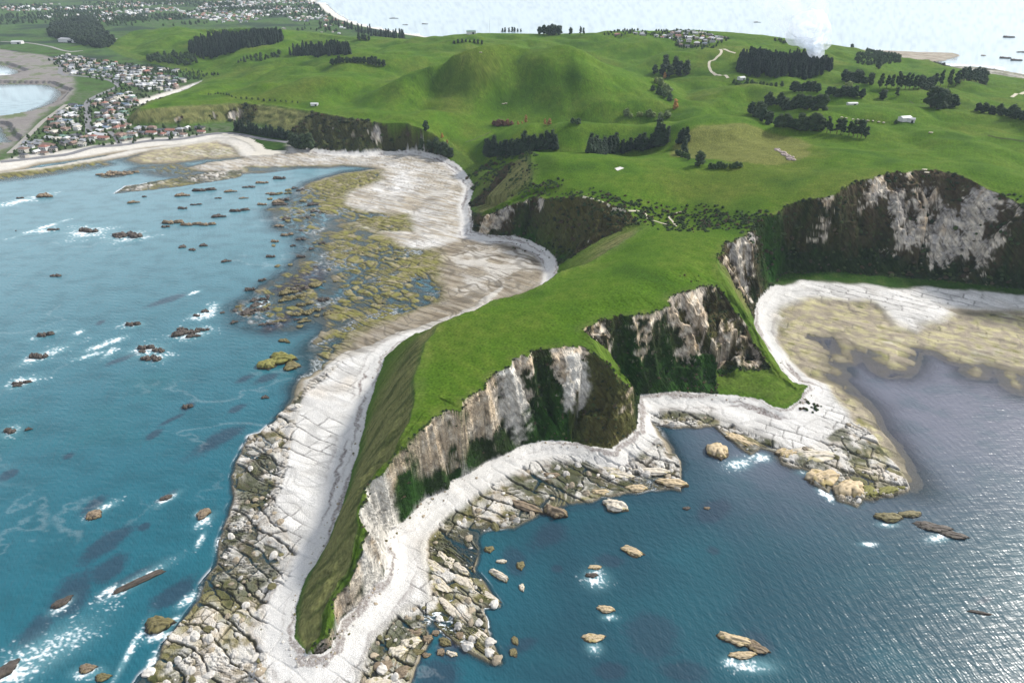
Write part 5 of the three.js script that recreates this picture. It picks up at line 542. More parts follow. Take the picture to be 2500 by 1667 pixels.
// ---------- rocks in the sea and along the shore ----------
function rockGeo(seed, slabs, detail = 9) { // bedded rock about 2 m wide: tilted layers with broken edges
  const r = random(seed), ico = new THREE.IcosahedronGeometry(1, detail); ico.deleteAttribute('uv'); ico.deleteAttribute('normal'); const g = mergeVertices(ico, 1e-4), p = g.attributes.position, col = [], planes = [...Array(16).keys()].map(() => { const a = r() * 6.283, y = r() * 1.5 - 0.5, c = Math.sqrt(Math.max(0.05, 1 - y * y)); return [Math.cos(a) * c, y, Math.sin(a) * c, 0.72 + 0.3 * r()]; }), o = r() * 60, tilt = 0.25 + 0.3 * r();
  const V = new THREE.Vector3();
  for (let i = 0; i < p.count; i++) {
    V.fromBufferAttribute(p, i); const x = V.x, y = V.y, z = V.z; let k = 1.15; for (const q of planes) { const dt = x * q[0] + y * q[1] + z * q[2]; if (dt > 0.05) k = Math.min(k, q[3] / dt); } k *= 1 + 0.12 * noise(x * 1.3 + o, z * 1.3 + y) + 0.1 * noise(x * 3.1, z * 3.1 + y * 2 + o) + 0.06 * noise(x * 8 + o, z * 8 + y * 6);
    const bed = (z * 0.8 + x * 0.35 + y * tilt) * (slabs ? 5 : 3.2) + 0.5 * noise(x * 2, z * 2 + o), f = bed - Math.floor(bed), groove = f < 0.16 ? 1 - f / 0.16 : f > 0.84 ? (f - 0.84) / 0.16 : 0, st = h01(Math.floor(bed) + 70, seed, 1); k *= 1 - 0.16 * groove + 0.16 * (st - 0.5);
    let yy = y * k * 0.62; yy = yy > 0 ? Math.pow(yy, 0.85) * (0.85 + 0.35 * st) : yy; p.setXYZ(i, x * k * 1.15, yy, z * k * 0.85);
    const hgt = yy + 0.1 * noise(x * 4 + o, z * 4), low = sstep(0.27, 0.14, hgt), n = noise(x * 5 + o, z * 5 + y * 4), alg = sstep(0.1, 0.5, noise(x * 2.2 + 9, z * 2.2 + o) + 0.25 * sstep(0.4, 0.2, hgt));
    const c = [1, 0.96, 0.9].map((q, n2) => q * (1 + 0.25 * n)); const mixc = (a, t) => { for (let q = 0; q < 3; q++) c[q] = mix(c[q], a[q], t); };
    mixc([0.6, 0.56, 0.12], 0.6 * alg * sstep(0.6, 0.3, hgt)); mixc([0.2, 0.17, 0.1], groove * 0.75); mixc([0.09, 0.075, 0.045], low); col.push(...c.map((q) => Math.max(0.03, q)));
  }
  const g2 = g; g2.setAttribute('uv', new THREE.Float32BufferAttribute([...Array(p.count).keys()].flatMap((i) => [p.getX(i) + 0.4 * p.getY(i), p.getZ(i) + 0.7 * p.getY(i)]), 2)); g2.setAttribute('color', new THREE.Float32BufferAttribute(col, 3)); g2.computeVertexNormals(); return g2;
}
const ROCKS = [1, 2, 3, 4, 5, 6].map((s) => rockGeo(s * 13, s % 2 === 0)), SMALL = [7, 8, 9].map((s) => rockGeo(s * 13, false, 5));
const rockMat = (r, g, b, rough = 0.8) => new THREE.MeshStandardMaterial({ vertexColors: true, color: new THREE.Color().setRGB(r, g, b), roughness: rough, bumpMap: scaled(LUMPS, 0.6), bumpScale: 0.15 });
const REEFS = [1, 2, 3, 4].map((s) => { // a broken ledge: a ragged row of low rocks, 2 units long
  const r = random(s * 7 + 2), parts = []; for (let i = 0; i < 8; i++) { const g = SMALL[Math.floor(r() * 3)].clone(), k = 0.14 + 0.2 * r(), f = (i + 0.5) / 8; g.rotateY(r() * 6); g.scale(k * 1.5, k * 3.2, k * 1.9); g.translate((f - 0.5) * 1.9 + (r() - 0.5) * 0.15, -0.02 * r(), (r() - 0.5) * 0.9 * (1 - Math.abs(f - 0.5))); parts.push(g); } return mergeGeometries(parts); });
const RM = { tan: rockMat(0.56, 0.46, 0.31), pale: rockMat(0.64, 0.6, 0.53), dark: rockMat(0.075, 0.06, 0.05, 0.55), algae: rockMat(0.2, 0.2, 0.05), mossy: rockMat(0.17, 0.15, 0.06, 0.6), brown: rockMat(0.24, 0.19, 0.135) };
const rr = random(17);
// [x, z, half width px, half height px, turn] with the sizes as seen, turned into metres here
function rock([x, z, sx, sy, turn = 0], m, label, group, tall = 1) {
  const d = Math.hypot(x, z, 220), w = (sx * d) / 1572 / 1.1, l = (sy * d) / 1572 / 1.05 * Math.min(3.2, d / 220) * 0.85, reef = group && (m === 'dark' || sx > sy * 2.4) && sx > 5, o = meshOf('sea_rock', reef ? REEFS[Math.floor(rr() * 4)] : ROCKS[Math.floor(rr() * 6)], RM[m]);
  const gy = heightAt(x, z), sy0 = Math.max(reef ? 1.5 : 1, Math.min(w, l) * (reef ? 0.8 : 0.75) * tall); o.position.set(x, gy < 0 ? 0.02 * sy0 : Math.min(gy, 1) - 0.2 * sy0, z); o.rotation.y = (turn * Math.PI) / 180; o.scale.set(w, sy0, reef ? Math.max(l, w * 0.45) : l); return tag(o, label, 'rock', group);
}
const one = (s) => s[0];
rock(one([[82.7,-165,36,16,-20]]), 'tan', 'large yellow brown rock at the bottom right, upper slab of three');
rock(one([[83.5,-159,30,10,0]]), 'tan', 'low yellow brown slab in front of the large bottom right rock');
rock(one([[89.2,-162.1,22,14,-35]]), 'brown', 'small brown rock on the right side of the large bottom right rock');
rock(one([[50.6,-207.9,26,13,-30]]), 'tan', 'long pale tan rock standing alone in the middle of the right cove');
rock(one([[34.1,-199.5,16,7,0]]), 'tan', 'small tan rock in surf, upper of the pair in the right cove', undefined);
rock(one([[32.6,-195.4,14,8,0]]), 'dark', 'dark wet rock in surf, lower of the pair in the right cove');
rock(one([[36.4,-178.8,20,11,-15]]), 'tan', 'round tan rock with white water below the long pale rock');
rock(one([[30.2,-166.1,22,12,0]]), 'tan', 'domed tan rock nearest the bottom edge in the cove centre');
rock(one([[47.6,-235.2,30,19,-35]]), 'pale', 'big flat pale boulder off the end of the spur platform');
rock(one([[19.7,-230.7,28,18,-25]]), 'brown', 'jointed brown rock at the end of the long ribbed ledge', undefined, 1.4);
rock(one([[41.7,-244.5,20,10,0]]), 'tan', 'small tan rock left of the big flat pale boulder');
rock(one([[59.1,-247.5,26,12,-10]]), 'tan', 'tan rock lying against the tip of the spur platform');
rock(one([[76.6,-250.5,36,13,-15]]), 'tan', 'broad tan slab at the outer corner of the spur platform');
rock(one([[68.8,-259.1,46,12,-8]]), 'pale', 'long pale slab on the outer spur platform');
rock(one([[51.6,-257.4,34,12,-25]]), 'pale', 'grey white rounded slab on the left of the spur platform');
rock(one([[19.4,-256.2,20,11,0]]), 'brown', 'rounded brown boulder in the green weed below the cove beach');
rock(one([[6.4,-234.9,46,13,-32]]), 'brown', 'long ribbed brown ledge pointing into the right cove');
rock(one([[105.2,-274.8,24,26,0]]), 'tan', 'tall tan islet in the narrow inlet of the second cove', undefined, 1.3);
rock(one([[118.7,-284.8,14,38,50]]), 'tan', 'long tan rib of rock running out from the second beach');
rock(one([[124.5,-283,10,30,45]]), 'mossy', 'mossy rib of rock beside the tan rib in the second cove');
rock(one([[139.9,-272.7,24,13,0]]), 'tan', 'pale round rock at the inner end of the point on the right');
rock(one([[151.8,-270.7,44,17,-8]]), 'pale', 'large pale rock dome on the point on the right', undefined, 1.2);
rock(one([[149.7,-254.3,32,21,10]]), 'tan', 'tan rock dome in surf below the large pale dome', undefined, 1.2);
rock(one([[160.8,-246.9,36,26,20]]), 'tan', 'outermost big tan rock of the point with white water round it', undefined, 1.3);
rock(one([[168.3,-244.5,16,18,0]]), 'algae', 'green weedy rock right of the outermost tan rock');
rock(one([[176.6,-244.8,26,10,15]]), 'algae', 'low green weedy rock at the far tip of the point');
rock(one([[184.1,-247.5,10,6,0]]), 'algae', 'smallest green rock at the far tip of the point');
rock(one([[169.2,-228,28,12,-10]]), 'mossy', 'mossy brown rock, first of the chain of skerries on the right');
rock(one([[180.4,-230.2,24,9,5]]), 'mossy', 'flat dark rock, second of the chain of skerries on the right');
rock(one([[185.9,-222.1,30,10,-15]]), 'dark', 'black wet rock with surf, third of the chain of skerries');
rock(one([[191.8,-217.9,24,9,-25]]), 'dark', 'black wedge of rock at the outer end of the chain of skerries');
rock(one([[179.4,-177.2,22,3,-12]]), 'dark', 'dark sliver of rock awash in the glittering water on the right');
rock(one([[79.8,-234.1,9,5,0]]), 'dark', 'tiny dark rock with a white edge off the spur platform');
rock(one([[89.1,-234.1,7,5,0]]), 'brown', 'tiny brown rock right of the spur platform');
for (const p of [[-5.3,-195.4,24,12,-35],[-9.6,-209.2,11,12,0],[-4,-202.7,12,7,0],[3.6,-200.4,9,16,0],[4,-189.2,6,14,10],[-24.5,-164.2,16,12,-40],[-21.8,-159.4,13,9,-20],[-25.8,-160.1,9,12,20],[-19.4,-167,8,11,20],[-8.5,-159.9,28,10,-30],[0.5,-159.9,9,14,20],[1.3,-165,7,16,20],[-30.9,-159,9,7,0],[-31.1,-165.3,11,14,0],[-34,-159.9,12,9,0],[-28.5,-168.1,9,9,0]]) rock(p, rr() < 0.3 ? 'pale' : rr() < 0.5 ? 'mossy' : 'brown', 'small rock among the ledges in front of the headland tip', 'small rocks off the headland tip');
for (const p of [[-24.5,-200.4,44,15,-42],[-17.6,-190.3,40,15,-42],[-28.6,-190.3,30,14,-45],[-19.2,-174.8,44,17,-45],[-12.6,-168.1,36,15,-45],[-24.6,-179.8,28,12,-45],[-31.5,-199.2,26,12,-40],[-8.7,-184.5,26,11,-40]]) rock(p, 'pale', 'long white slab of the ledges slanting into the cove at the headland tip', 'white slanting slabs at the headland tip', 0.6);
for (const p of [[-36.8,-163.5,22,18,10],[-41.1,-159.9,20,20,5],[-44.2,-154.7,26,22,5],[-38.4,-152.2,18,16,15],[-46,-147.2,26,20,0],[-41.1,-144.8,20,18,0],[-35.8,-168.1,16,16,0]]) rock(p, rr() < 0.5 ? 'pale' : 'brown', 'squarish jointed block at the edge of the tip platform', 'squarish blocks at the tip platform', 0.7);
// left sea
rock(one([[-149.5,-359.5,22,16,20]]), 'algae', 'yellow green weedy rock close to the left shelf, left one of the cluster');
rock(one([[-143.3,-365.7,27,15,-15]]), 'algae', 'yellow green weedy rock close to the left shelf, middle of the cluster');
rock(one([[-135,-357.4,16,13,-20]]), 'mossy', 'dark green rock close to the left shelf, right one of the cluster');
rock(one([[-132.9,-171.5,24,19,0]]), 'mossy', 'round dark mossy rock in surf at the edge of the lower left shelf', undefined, 1.3);
rock(one([[-139.2,-230.7,14,15,0]]), 'brown', 'orange brown rock in surf off the left shelf');
rock(one([[-188.5,-229.9,13,14,20]]), 'brown', 'brown rock with a white wake at mid left');
rock(one([[-160.6,-241.2,12,7,35]]), 'dark', 'black rock with surf between the shelf and the brown rock');
rock(one([[-150.5,-192.3,44,9,38]]), 'dark', 'long dark red reef breaking the surface at lower left');
rock(one([[-175.5,-182.1,16,9,45]]), 'dark', 'dark reef with surf left of the long red reef');
rock(one([[-150.3,-153.7,14,10,0]]), 'brown', 'brown boulder at the bottom left');
rock(one([[-143,-150.3,13,9,0]]), 'mossy', 'mossy boulder at the bottom edge on the left');
rock(one([[-179.2,-152.2,14,30,-30]]), 'dark', 'dark rock in breaking surf in the bottom left corner');
for (const p of [[-234.8,-379.8,16,6,0],[-225.8,-376.5,14,6,0],[-225.8,-366.2,22,8,5],[-235.5,-375.4,8,4,0]]) rock(p, 'dark', 'black rock of the surf covered reef at left centre', 'surf covered reef at left centre');
for (const p of [[-217.2,-400.1,26,8,20],[-210.6,-395.9,14,5,10],[-223.1,-404.9,10,5,0],[-209,-404.3,14,4,10],[-216.9,-432,8,4,0],[-221,-425.3,7,3,0]]) rock(p, 'dark', 'black rock of the white reef above left centre', 'white reef above left centre');
for (const p of [[-184.6,-432,22,6,35],[-183.3,-442.4,16,6,30],[-187.8,-449.5,10,4,30],[-178.1,-434.1,16,6,30],[-185.1,-427.3,12,4,30],[-181.6,-451,9,4,30]]) rock(p, 'dark', 'dark slanting slab of the reef left of the weedy flats', 'dark reef left of the weedy flats');
for (const p of [[-166.5,-462.8,20,7,25],[-159.3,-467.4,20,8,20],[-159.5,-453.9,24,6,15],[-149.9,-475.9,14,7,30],[-149.4,-442.4,16,5,20],[-148.5,-427.3,24,7,20],[-140.7,-432.7,16,6,25],[-165.6,-449.5,14,4,20],[-137,-449.5,12,5,20],[-168.2,-412.4,18,4,20],[-160.6,-416.8,16,4,20],[-148.1,-388.8,14,5,-20],[-127.4,-428.7,16,6,20],[-142.7,-416.8,14,4,20]]) rock(p, rr() < 0.6 ? 'mossy' : 'dark', 'low brown green slab between the dark reef and the weedy flats', 'low slabs before the weedy flats');
for (const p of [[-387.7,-592.9,18,4,0],[-345.9,-580.7,32,6,0],[-352.7,-578.6,10,4,0],[-258.6,-411.8,14,5,0],[-309.5,-397.1,14,5,10],[-298,-368.9,16,6,10],[-288.8,-338.8,16,4,10],[-289.6,-336,8,3,0],[-266.5,-291.9,10,6,0],[-359,-493,11,3,10],[-181.2,-314.3,10,7,0],[-140.5,-323.8,8,5,0],[-453.9,-594,1,1,0],[-421.4,-596.3,10,2,20],[-257.1,-293.8,6,3,20],[-284.2,-554.5,7,4,0],[-273.8,-547.5,8,3,0],[-267.3,-557.6,8,3,0],[-235.1,-522.7,10,3,20]]) rock(p, 'dark', 'small dark rock awash in the open water on the left', 'small dark rocks awash on the left');
for (const p of [[-486.6,-696,18,5,0],[-510.1,-690,8,2,0],[-237.5,-676,16,5,0],[-234.3,-683,14,4,10],[-235.5,-669,16,3,0],[-344.7,-699,18,4,8],[-329,-717,28,4,10],[-385.1,-676,14,3,15],[-328.3,-657,12,3,5],[-268,-650,24,4,12],[-282,-633,18,4,8],[-318.9,-615,26,5,0],[-299.4,-610,26,4,5],[-284.3,-610,20,4,5],[-321.2,-604,10,3,0],[-383.6,-695,6,2,0],[-299.4,-713,16,3,10],[-286.1,-728,18,3,12],[-277.1,-744,16,3,15],[-262.9,-761,16,4,15],[-304.9,-690,10,2,10],[-277.9,-690,12,2,10],[-318.9,-669,14,2,8],[-253,-669,12,3,10],[-255.3,-705,14,3,10],[-216.6,-606,14,4,10],[-202.1,-582.9,16,4,15],[-209,-566.8,10,4,15],[-187.4,-572.1,14,4,15],[-198.7,-630,16,4,15],[-200.3,-669,16,4,15],[-202.1,-532.1,12,4,15],[-176.7,-532.1,12,4,15]]) rock([p[0], p[1], p[2] * 0.78, p[3] * 0.8, p[4]], rr() < 0.3 ? 'brown' : 'dark', 'long low rock of the scattered ledges off the far left bay', 'scattered ledges off the far left bay');
for (const p of [[-466.3,-775,20,3,0],[-454,-781,26,4,0],[-441.6,-786,16,3,0]]) rock(p, 'brown', 'flat brown ledge in the far left lagoon', 'flat ledges in the far left lagoon');
for (const p of [[1508,-2261,9,2,0],[1174,-1832,5,1.5,0],[1197,-1783,9,2,0],[1199,-1744,9,2,0],[1311,-1901,7,1.5,0],[1051,-1596,8,1.5,0],[912,-2795,7,1,0],[-464.7,-2973,9,1,0],[-382.9,-2687,6,1,0],[-316.8,-2722,6,1,0]]) rock(p, 'dark', 'thin dark reef far out beyond the peninsula', 'thin dark reefs beyond the peninsula');
{ // small rocks that thin out from the weedy flats into the open bay
  const o = outline([[-273.5,-734],[-216.9,-726],[-188.6,-667],[-153.9,-520.8],[-129.9,-414.1],[-176.2,-392.7],[-205.6,-417.3],[-200,-503.1],[-219.9,-603]]), band = outline([[-165,-559.6],[-131.1,-580.8],[-62.8,-520.8],[-55.7,-447.9],[-94.1,-414.1],[-115.7,-378.4],[-132.7,-401.6]]); let n = 0;
  for (let i = 0; i < 900 && n < 62; i++) { const b = n < 44 ? o : band, x = mix(b.x0, b.x1, rr()), z = mix(b.z0, b.z1, rr()); if (sd(b, x, z) < 0 || heightAt(x, z) > 0.15) continue; n++; rock([x, z, 4 + 8 * rr() * rr(), 2 + 2.5 * rr(), 20 + 20 * rr()], n < 44 ? (rr() < 0.7 ? 'dark' : 'mossy') : 'mossy', n < 44 ? 'small dark rock scattered off the edge of the weedy flats' : 'small mossy slab in the channels of the weedy flats', n < 44 ? 'small dark rocks off the weedy flats' : 'mossy slabs in the channels of the weedy flats'); }
}
{ // loose boulders strewn on the rough shore edges: nobody could count them
  const spots = [], r = random(31), W6 = 6;
  for (let i = 0; i + 1 < NR; i += 2) for (let j = 0; j + 1 < COLS; j += 2) {
    const k = i * COLS + j; if (CLS[k] !== 1 || RINGS[i] > 420 || HT[k] < -0.4 || HT[k] > 2.4) continue; const x = gx(i, j), z = gz(i, j); if (r() > 0.05) continue;
    evalGround(x, z); if (G.w[6] < 0.5) continue; const patch = sstep(-0.1, 0.3, noise(x * 0.05 + 3, z * 0.05)); if (r() < 0.25 + 0.75 * patch) spots.push([x, G.h, z, 0.35 + 1.5 * Math.pow(r(), 3), r()]);
  }
  for (let i = 0; i + 1 < NR; i += 1) for (let j = 0; j + 1 < COLS; j += 1) { // stones at the foot of the slopes
    const k = i * COLS + j; if (CLS[k] !== 2 || RINGS[i] > 420) continue; if (r() > 0.035) continue; const x = gx(i, j), z = gz(i, j); evalGround(x, z); if (G.dF > -5 && r() < 0.6) spots.push([x, G.h, z, 0.2 + 0.5 * Math.pow(r(), 3), 0.95 * r()]);
  }
  const g = mergeGeometries([lump(random(3), 1, 2, 0.7)]), im = new THREE.InstancedMesh(g, new THREE.MeshStandardMaterial({ color: new THREE.Color().setRGB(0.5, 0.5, 0.5), roughness: 0.85 }), spots.length), m = new THREE.Matrix4(), q = new THREE.Quaternion(), e = new THREE.Euler(), c = new THREE.Color();
  spots.forEach(([x, y, z, s, t], i) => { q.setFromEuler(e.set(r() * 0.6, r() * 6.28, r() * 0.6)); m.compose(new THREE.Vector3(x, y + 0.1 * s, z), q, new THREE.Vector3(s * (0.8 + 0.7 * r()), s * (0.6 + 0.4 * r()), s)); im.setMatrixAt(i, m); const b = 0.8 + 0.4 * r(); im.setColorAt(i, t < 0.45 ? c.setRGB(0.95 * b, 0.9 * b, 0.82 * b) : t < 0.8 ? c.setRGB(0.6 * b, 0.5 * b, 0.36 * b) : c.setRGB(0.22 * b, 0.2 * b, 0.08 * b)); });
  im.name = 'loose_boulders'; im.castShadow = im.receiveShadow = true; scene.add(im); tag(im, 'loose boulders and stones strewn along the rocky shore', null, null, 'stuff'); console.log('boulders', spots.length);
}
// ---------- roads and tracks: ribbons that follow the ground ----------
function ribbon(name, pts, width, mat, label, lift = 0.12) {
  const path = new THREE.CatmullRomCurve3(pts.map((p) => new THREE.Vector3(p[0], 0, p[1])), false, 'centripetal'), len = path.getLength(), n = Math.max(4, Math.ceil(len / 3)), pos = [], uv = [], ix = [];
  for (let i = 0; i <= n; i++) { const p = path.getPointAt(i / n), t = path.getTangentAt(i / n), w = width / 2; for (let s = 0; s < 4; s++) { const k = (s / 1.5 - 1) * w, x = p.x - t.z * k, z = p.z + t.x * k; pos.push(x, heightAt(x, z) + lift, z); uv.push(x, z); } if (i < n) for (let s = 0; s < 3; s++) { const a = i * 4 + s; ix.push(a, a + 1, a + 4, a + 1, a + 5, a + 4); } }
  const g = new THREE.BufferGeometry(); g.setAttribute('position', new THREE.Float32BufferAttribute(pos, 3)); g.setAttribute('uv', new THREE.Float32BufferAttribute(uv, 2)); g.setIndex(ix); g.computeVertexNormals();
  return tag(meshOf(name, g, mat), label, null, null, 'structure');
}
function patch(name, pts, mat, label, lift = 0.14, cell = 4) { // a sheet cut to an outline that lies on the ground
  const o = outline(pts), pos = [], uv = [], ix = [], id = new Map(); const v = (i, j) => { const k = i * 9999 + j; if (!id.has(k)) { id.set(k, pos.length / 3); const x = o.x0 + i * cell, z = o.z0 + j * cell; pos.push(x, heightAt(x, z) + lift, z); uv.push(x, z); } return id.get(k); };
  for (let i = 0; o.x0 + i * cell < o.x1; i++) for (let j = 0; o.z0 + j * cell < o.z1; j++) if (sd(o, o.x0 + (i + 0.5) * cell, o.z0 + (j + 0.5) * cell) > 0) ix.push(v(i, j), v(i, j + 1), v(i + 1, j), v(i + 1, j), v(i, j + 1), v(i + 1, j + 1));
  const g = new THREE.BufferGeometry(); g.setAttribute('position', new THREE.Float32BufferAttribute(pos, 3)); g.setAttribute('uv', new THREE.Float32BufferAttribute(uv, 2)); g.setIndex(ix); g.computeVertexNormals(); return tag(meshOf(name, g, mat), label, null, null, 'structure');
}
const flat = (r, g, b, rough = 0.95) => new THREE.MeshStandardMaterial({ color: new THREE.Color().setRGB(r, g, b), roughness: rough, map: scaled(GRAIN, 8) });
const ASPHALT = flat(0.2, 0.2, 0.21), GRAVEL = flat(0.62, 0.58, 0.5), TRACK = flat(0.55, 0.5, 0.38), PALE = flat(0.66, 0.64, 0.6);
ribbon('road', [[-610,-815],[-583.6,-839],[-553.6,-859],[-537.5,-888],[-510.5,-902],[-486.3,-923],[-443.3,-937],[-413.1,-961],[-387.8,-963],[-336.2,-932],[-294.7,-910]], 8, ASPHALT, 'grey road along the shore of the left settlement', 0.25);
ribbon('road', [[-582.8,-961],[-632,-1049],[-688,-1149],[-712,-1198],[-725,-1255],[-731,-1312],[-739,-1350],[-789,-1417],[-855,-1461],[-899,-1477],[-926,-1495],[-971,-1568],[-1007,-1635],[-1064,-1707],[-1101,-1746]], 9, ASPHALT, 'grey road that curves through the left settlement to the gravel shore', 0.25);
ribbon('road', [[-510.5,-902],[-539.7,-945],[-560,-971]], 6, ASPHALT, 'short grey side road of the left settlement', 0.25);
ribbon('road', [[-623,-852],[-645,-913],[-669,-977],[-691,-1034],[-708,-1090],[-732,-1168]], 7, flat(0.33, 0.31, 0.28), 'pale road along the back of the gravel shore', 0.25);
ribbon('road', [[-1433,-2080],[-1339,-2047],[-1231,-1966],[-1114,-1860],[-1090,-1875]], 8, flat(0.3, 0.29, 0.28), 'far grey road beside the left plain', 0.3);
patch('gravel_yard', [[-406.1,-963],[-383.9,-960],[-351.5,-934],[-328.1,-906],[-312.8,-879],[-287.1,-873],[-284.8,-864],[-324.5,-855],[-328.6,-883],[-347.7,-913],[-370.7,-939],[-393.5,-953]], GRAVEL, 'white gravel yard at the end of the shore road', 0.3);
ribbon('track', [[417.2,-1375],[405.8,-1388],[405.4,-1453],[390.8,-1377],[377.8,-1358],[361.1,-1337],[354.9,-1316],[353,-1297],[350.2,-1247],[349.9,-1173]], 4.5, TRACK, 'pale farm track winding down from the ridge houses', 0.3);
ribbon('track', [[821,-1109],[773,-1084],[720,-1030]], 4.5, TRACK, 'pale farm track at the right edge of the hills', 0.3);
ribbon('footpath', [[58.6,-550.9],[67.2,-543.6],[73.7,-535.7],[78.6,-529.2],[84.2,-525.7],[90.8,-521.5],[100.6,-525.6]], 1.6, TRACK, 'pale footpath along the top of the brown middle cliff', 0.2);
ribbon('footpath', [[100.6,-525.6],[106.8,-524.5],[106.4,-515.8],[113.8,-512.3],[123,-505.3]], 1.5, TRACK, 'lower bend of the zigzag footpath on the saddle', 0.2);
ribbon('footpath', [[126.4,-500.9],[126.3,-514.7],[125.3,-524],[132.3,-529.7],[140.1,-532.2]], 1.5, TRACK, 'upper bend of the zigzag footpath on the saddle', 0.2);
patch('bare_patch', [[92.7,-614],[98.3,-618],[101.3,-614],[96.7,-609],[94.1,-607]], PALE, 'small white bare patch in the flat paddock', 0.15, 0.7);

// ---------- houses ----------
function roofGeo(w, d, h, ov, hip) { // gable or hip roof over a w x d plan, eaves at 0
  const a = w / 2 + ov, b = d / 2 + ov, r = hip ? a - b * 0.9 : a, t = 0.18, P = [[-a, 0, -b], [a, 0, -b], [a, 0, b], [-a, 0, b], [-r, h, 0], [r, h, 0]], f = [[0, 4, 1], [1, 4, 5], [2, 5, 3], [3, 5, 4], [0, 3, 4], [1, 5, 2]], pos = [];
  for (const t3 of f) for (const i of t3) pos.push(...P[i]);
  for (const [i, j] of [[0, 1], [1, 2], [2, 3], [3, 0]]) { const p = P[i], q = P[j]; pos.push(...p, ...q, q[0], -t, q[2], ...p, q[0], -t, q[2], p[0], -t, p[2]); }
  const g = new THREE.BufferGeometry(); g.setAttribute('position', new THREE.Float32BufferAttribute(pos, 3)); g.computeVertexNormals(); return g;
}
const wallGeo = (w, h, d) => { const g = new THREE.BoxGeometry(w, h, d).toNonIndexed(); g.translate(0, h / 2, 0); g.deleteAttribute('uv'); return g; };
const paint = (r, g, b) => new THREE.MeshStandardMaterial({ color: new THREE.Color().setRGB(r, g, b), roughness: 0.6 });
const ROOFS = { grey: paint(0.28, 0.29, 0.31), white: paint(0.52, 0.53, 0.54), dark: paint(0.07, 0.075, 0.085), pale: paint(0.45, 0.42, 0.37), red: paint(0.27, 0.12, 0.09), brown: paint(0.2, 0.13, 0.1), blue: paint(0.14, 0.19, 0.26), green: paint(0.12, 0.2, 0.16) };
const WALLS = [paint(0.5, 0.48, 0.44), paint(0.4, 0.37, 0.33), paint(0.27, 0.23, 0.2), paint(0.56, 0.56, 0.56)];
const GLASS = new THREE.MeshStandardMaterial({ color: new THREE.Color().setRGB(0.03, 0.035, 0.045), roughness: 0.1 });
const PLANS = [[13, 8.5, 3, 2.2, false, 0], [11, 8, 5.2, 2, true, 0], [15, 9, 3, 2.4, true, 5], [9, 7, 3, 2.4, false, 0], [12, 8, 3.2, 1.5, false, 6]];
const windowGeo = (w, h, d) => mergeGeometries([-0.3, 0.05, 0.32].map((k) => { const g = new THREE.BoxGeometry(1.5, 1.2, 0.12).toNonIndexed(); g.translate(w * k, h * 0.55, d / 2 + 0.02); g.deleteAttribute('uv'); return g; }));
const HOUSEG = PLANS.map(([w, d, h, rh, hip, wing]) => {
  let wall = wallGeo(w, h, d), roof = roofGeo(w, d, rh, 0.5, hip).translate(0, h + 0.004, 0);
  if (wing) { const w2 = wallGeo(wing, h - 0.003, d * 0.8); w2.translate(w * 0.25, 0, d * 0.75); const r2 = roofGeo(d * 0.9, wing, rh * 0.85, 0.45, false).rotateY(Math.PI / 2).translate(w * 0.25, h + 0.007, d * 0.7); wall = mergeGeometries([wall, w2]); roof = mergeGeometries([roof, r2]); }
  return { wall, roof, win: windowGeo(w, h, d) };
});
const hr = random(41), protoHouse = {};
const ROOFLIST = ['grey', 'grey', 'grey', 'grey', 'white', 'white', 'white', 'white', 'pale', 'pale', 'dark', 'dark', 'dark', 'brown', 'brown', 'brown', 'dark', 'grey', 'red', 'green', 'blue'];
function house(x, z, turn, place, scale = 1, roof) {
  const p = Math.floor(hr() * PLANS.length), c = roof ?? ROOFLIST[Math.floor(hr() * ROOFLIST.length)], w = Math.floor(hr() * 4), key = [p, c, w].join();
  if (!protoHouse[key]) { const g = new THREE.Group(), hg = HOUSEG[p]; meshOf('wall', hg.wall, WALLS[w], g); meshOf('roof', hg.roof, ROOFS[c], g); meshOf('window', hg.win, GLASS, g); protoHouse[key] = g; }
  const o = protoHouse[key].clone(); o.name = numbered('house'); scene.add(o); o.position.set(x, heightAt(x, z) - 0.15, z); o.rotation.y = turn; o.scale.setScalar(scale * (0.74 + 0.3 * hr()));
  tag(o, `${c} roofed house ${place[0]}`, 'house', `${c} roofed houses ${place[1]}`); return o;
}
function village(poly, dx, dz, turn, n, place, keep = 0.85) { // houses in rows along the streets of an outline
  const o = outline(poly), c = Math.cos(turn), s = Math.sin(turn), cx = (o.x0 + o.x1) / 2, cz = (o.z0 + o.z1) / 2, R = Math.hypot(o.x1 - o.x0, o.z1 - o.z0) / 2; let k = 0;
  for (let v = -R; v < R && k < n; v += dz) for (let u = -R; u < R && k < n; u += dx) { const x = cx + u * c - v * s + (hr() - 0.5) * dx * 0.35, z = cz + u * s + v * c + (hr() - 0.5) * dz * 0.3; if (hr() > keep || sd(o, x, z) < 4) continue; house(x, z, -turn + (hr() < 0.3 ? Math.PI / 2 : 0) + (hr() - 0.5) * 0.25, place); k++; }
  return k;
}
let homes = 0;
homes += village([[-604,-817],[-555.8,-864],[-538.9,-891],[-518.9,-903],[-558,-955],[-581.8,-955],[-641,-945],[-629,-878]], 14.5, 15.5, 0.25, 110, ['in the front streets of the left settlement by the shore', 'of the front streets of the left settlement']);
homes += village([[-650,-955],[-596.2,-969],[-661,-1090],[-707,-1167],[-724,-1153],[-690,-1049]], 15, 16.5, 0.1, 70, ['between the straight road and the gravel shore', 'between the straight road and the gravel shore']);
homes += village([[-581.6,-968],[-564.6,-968],[-543.2,-999],[-577.2,-1049],[-608,-1150],[-629,-1221],[-680,-1281],[-713,-1255],[-693,-1175]], 15.5, 18, 0.1, 75, ['right of the straight road under the bluff', 'right of the straight road under the bluff']);
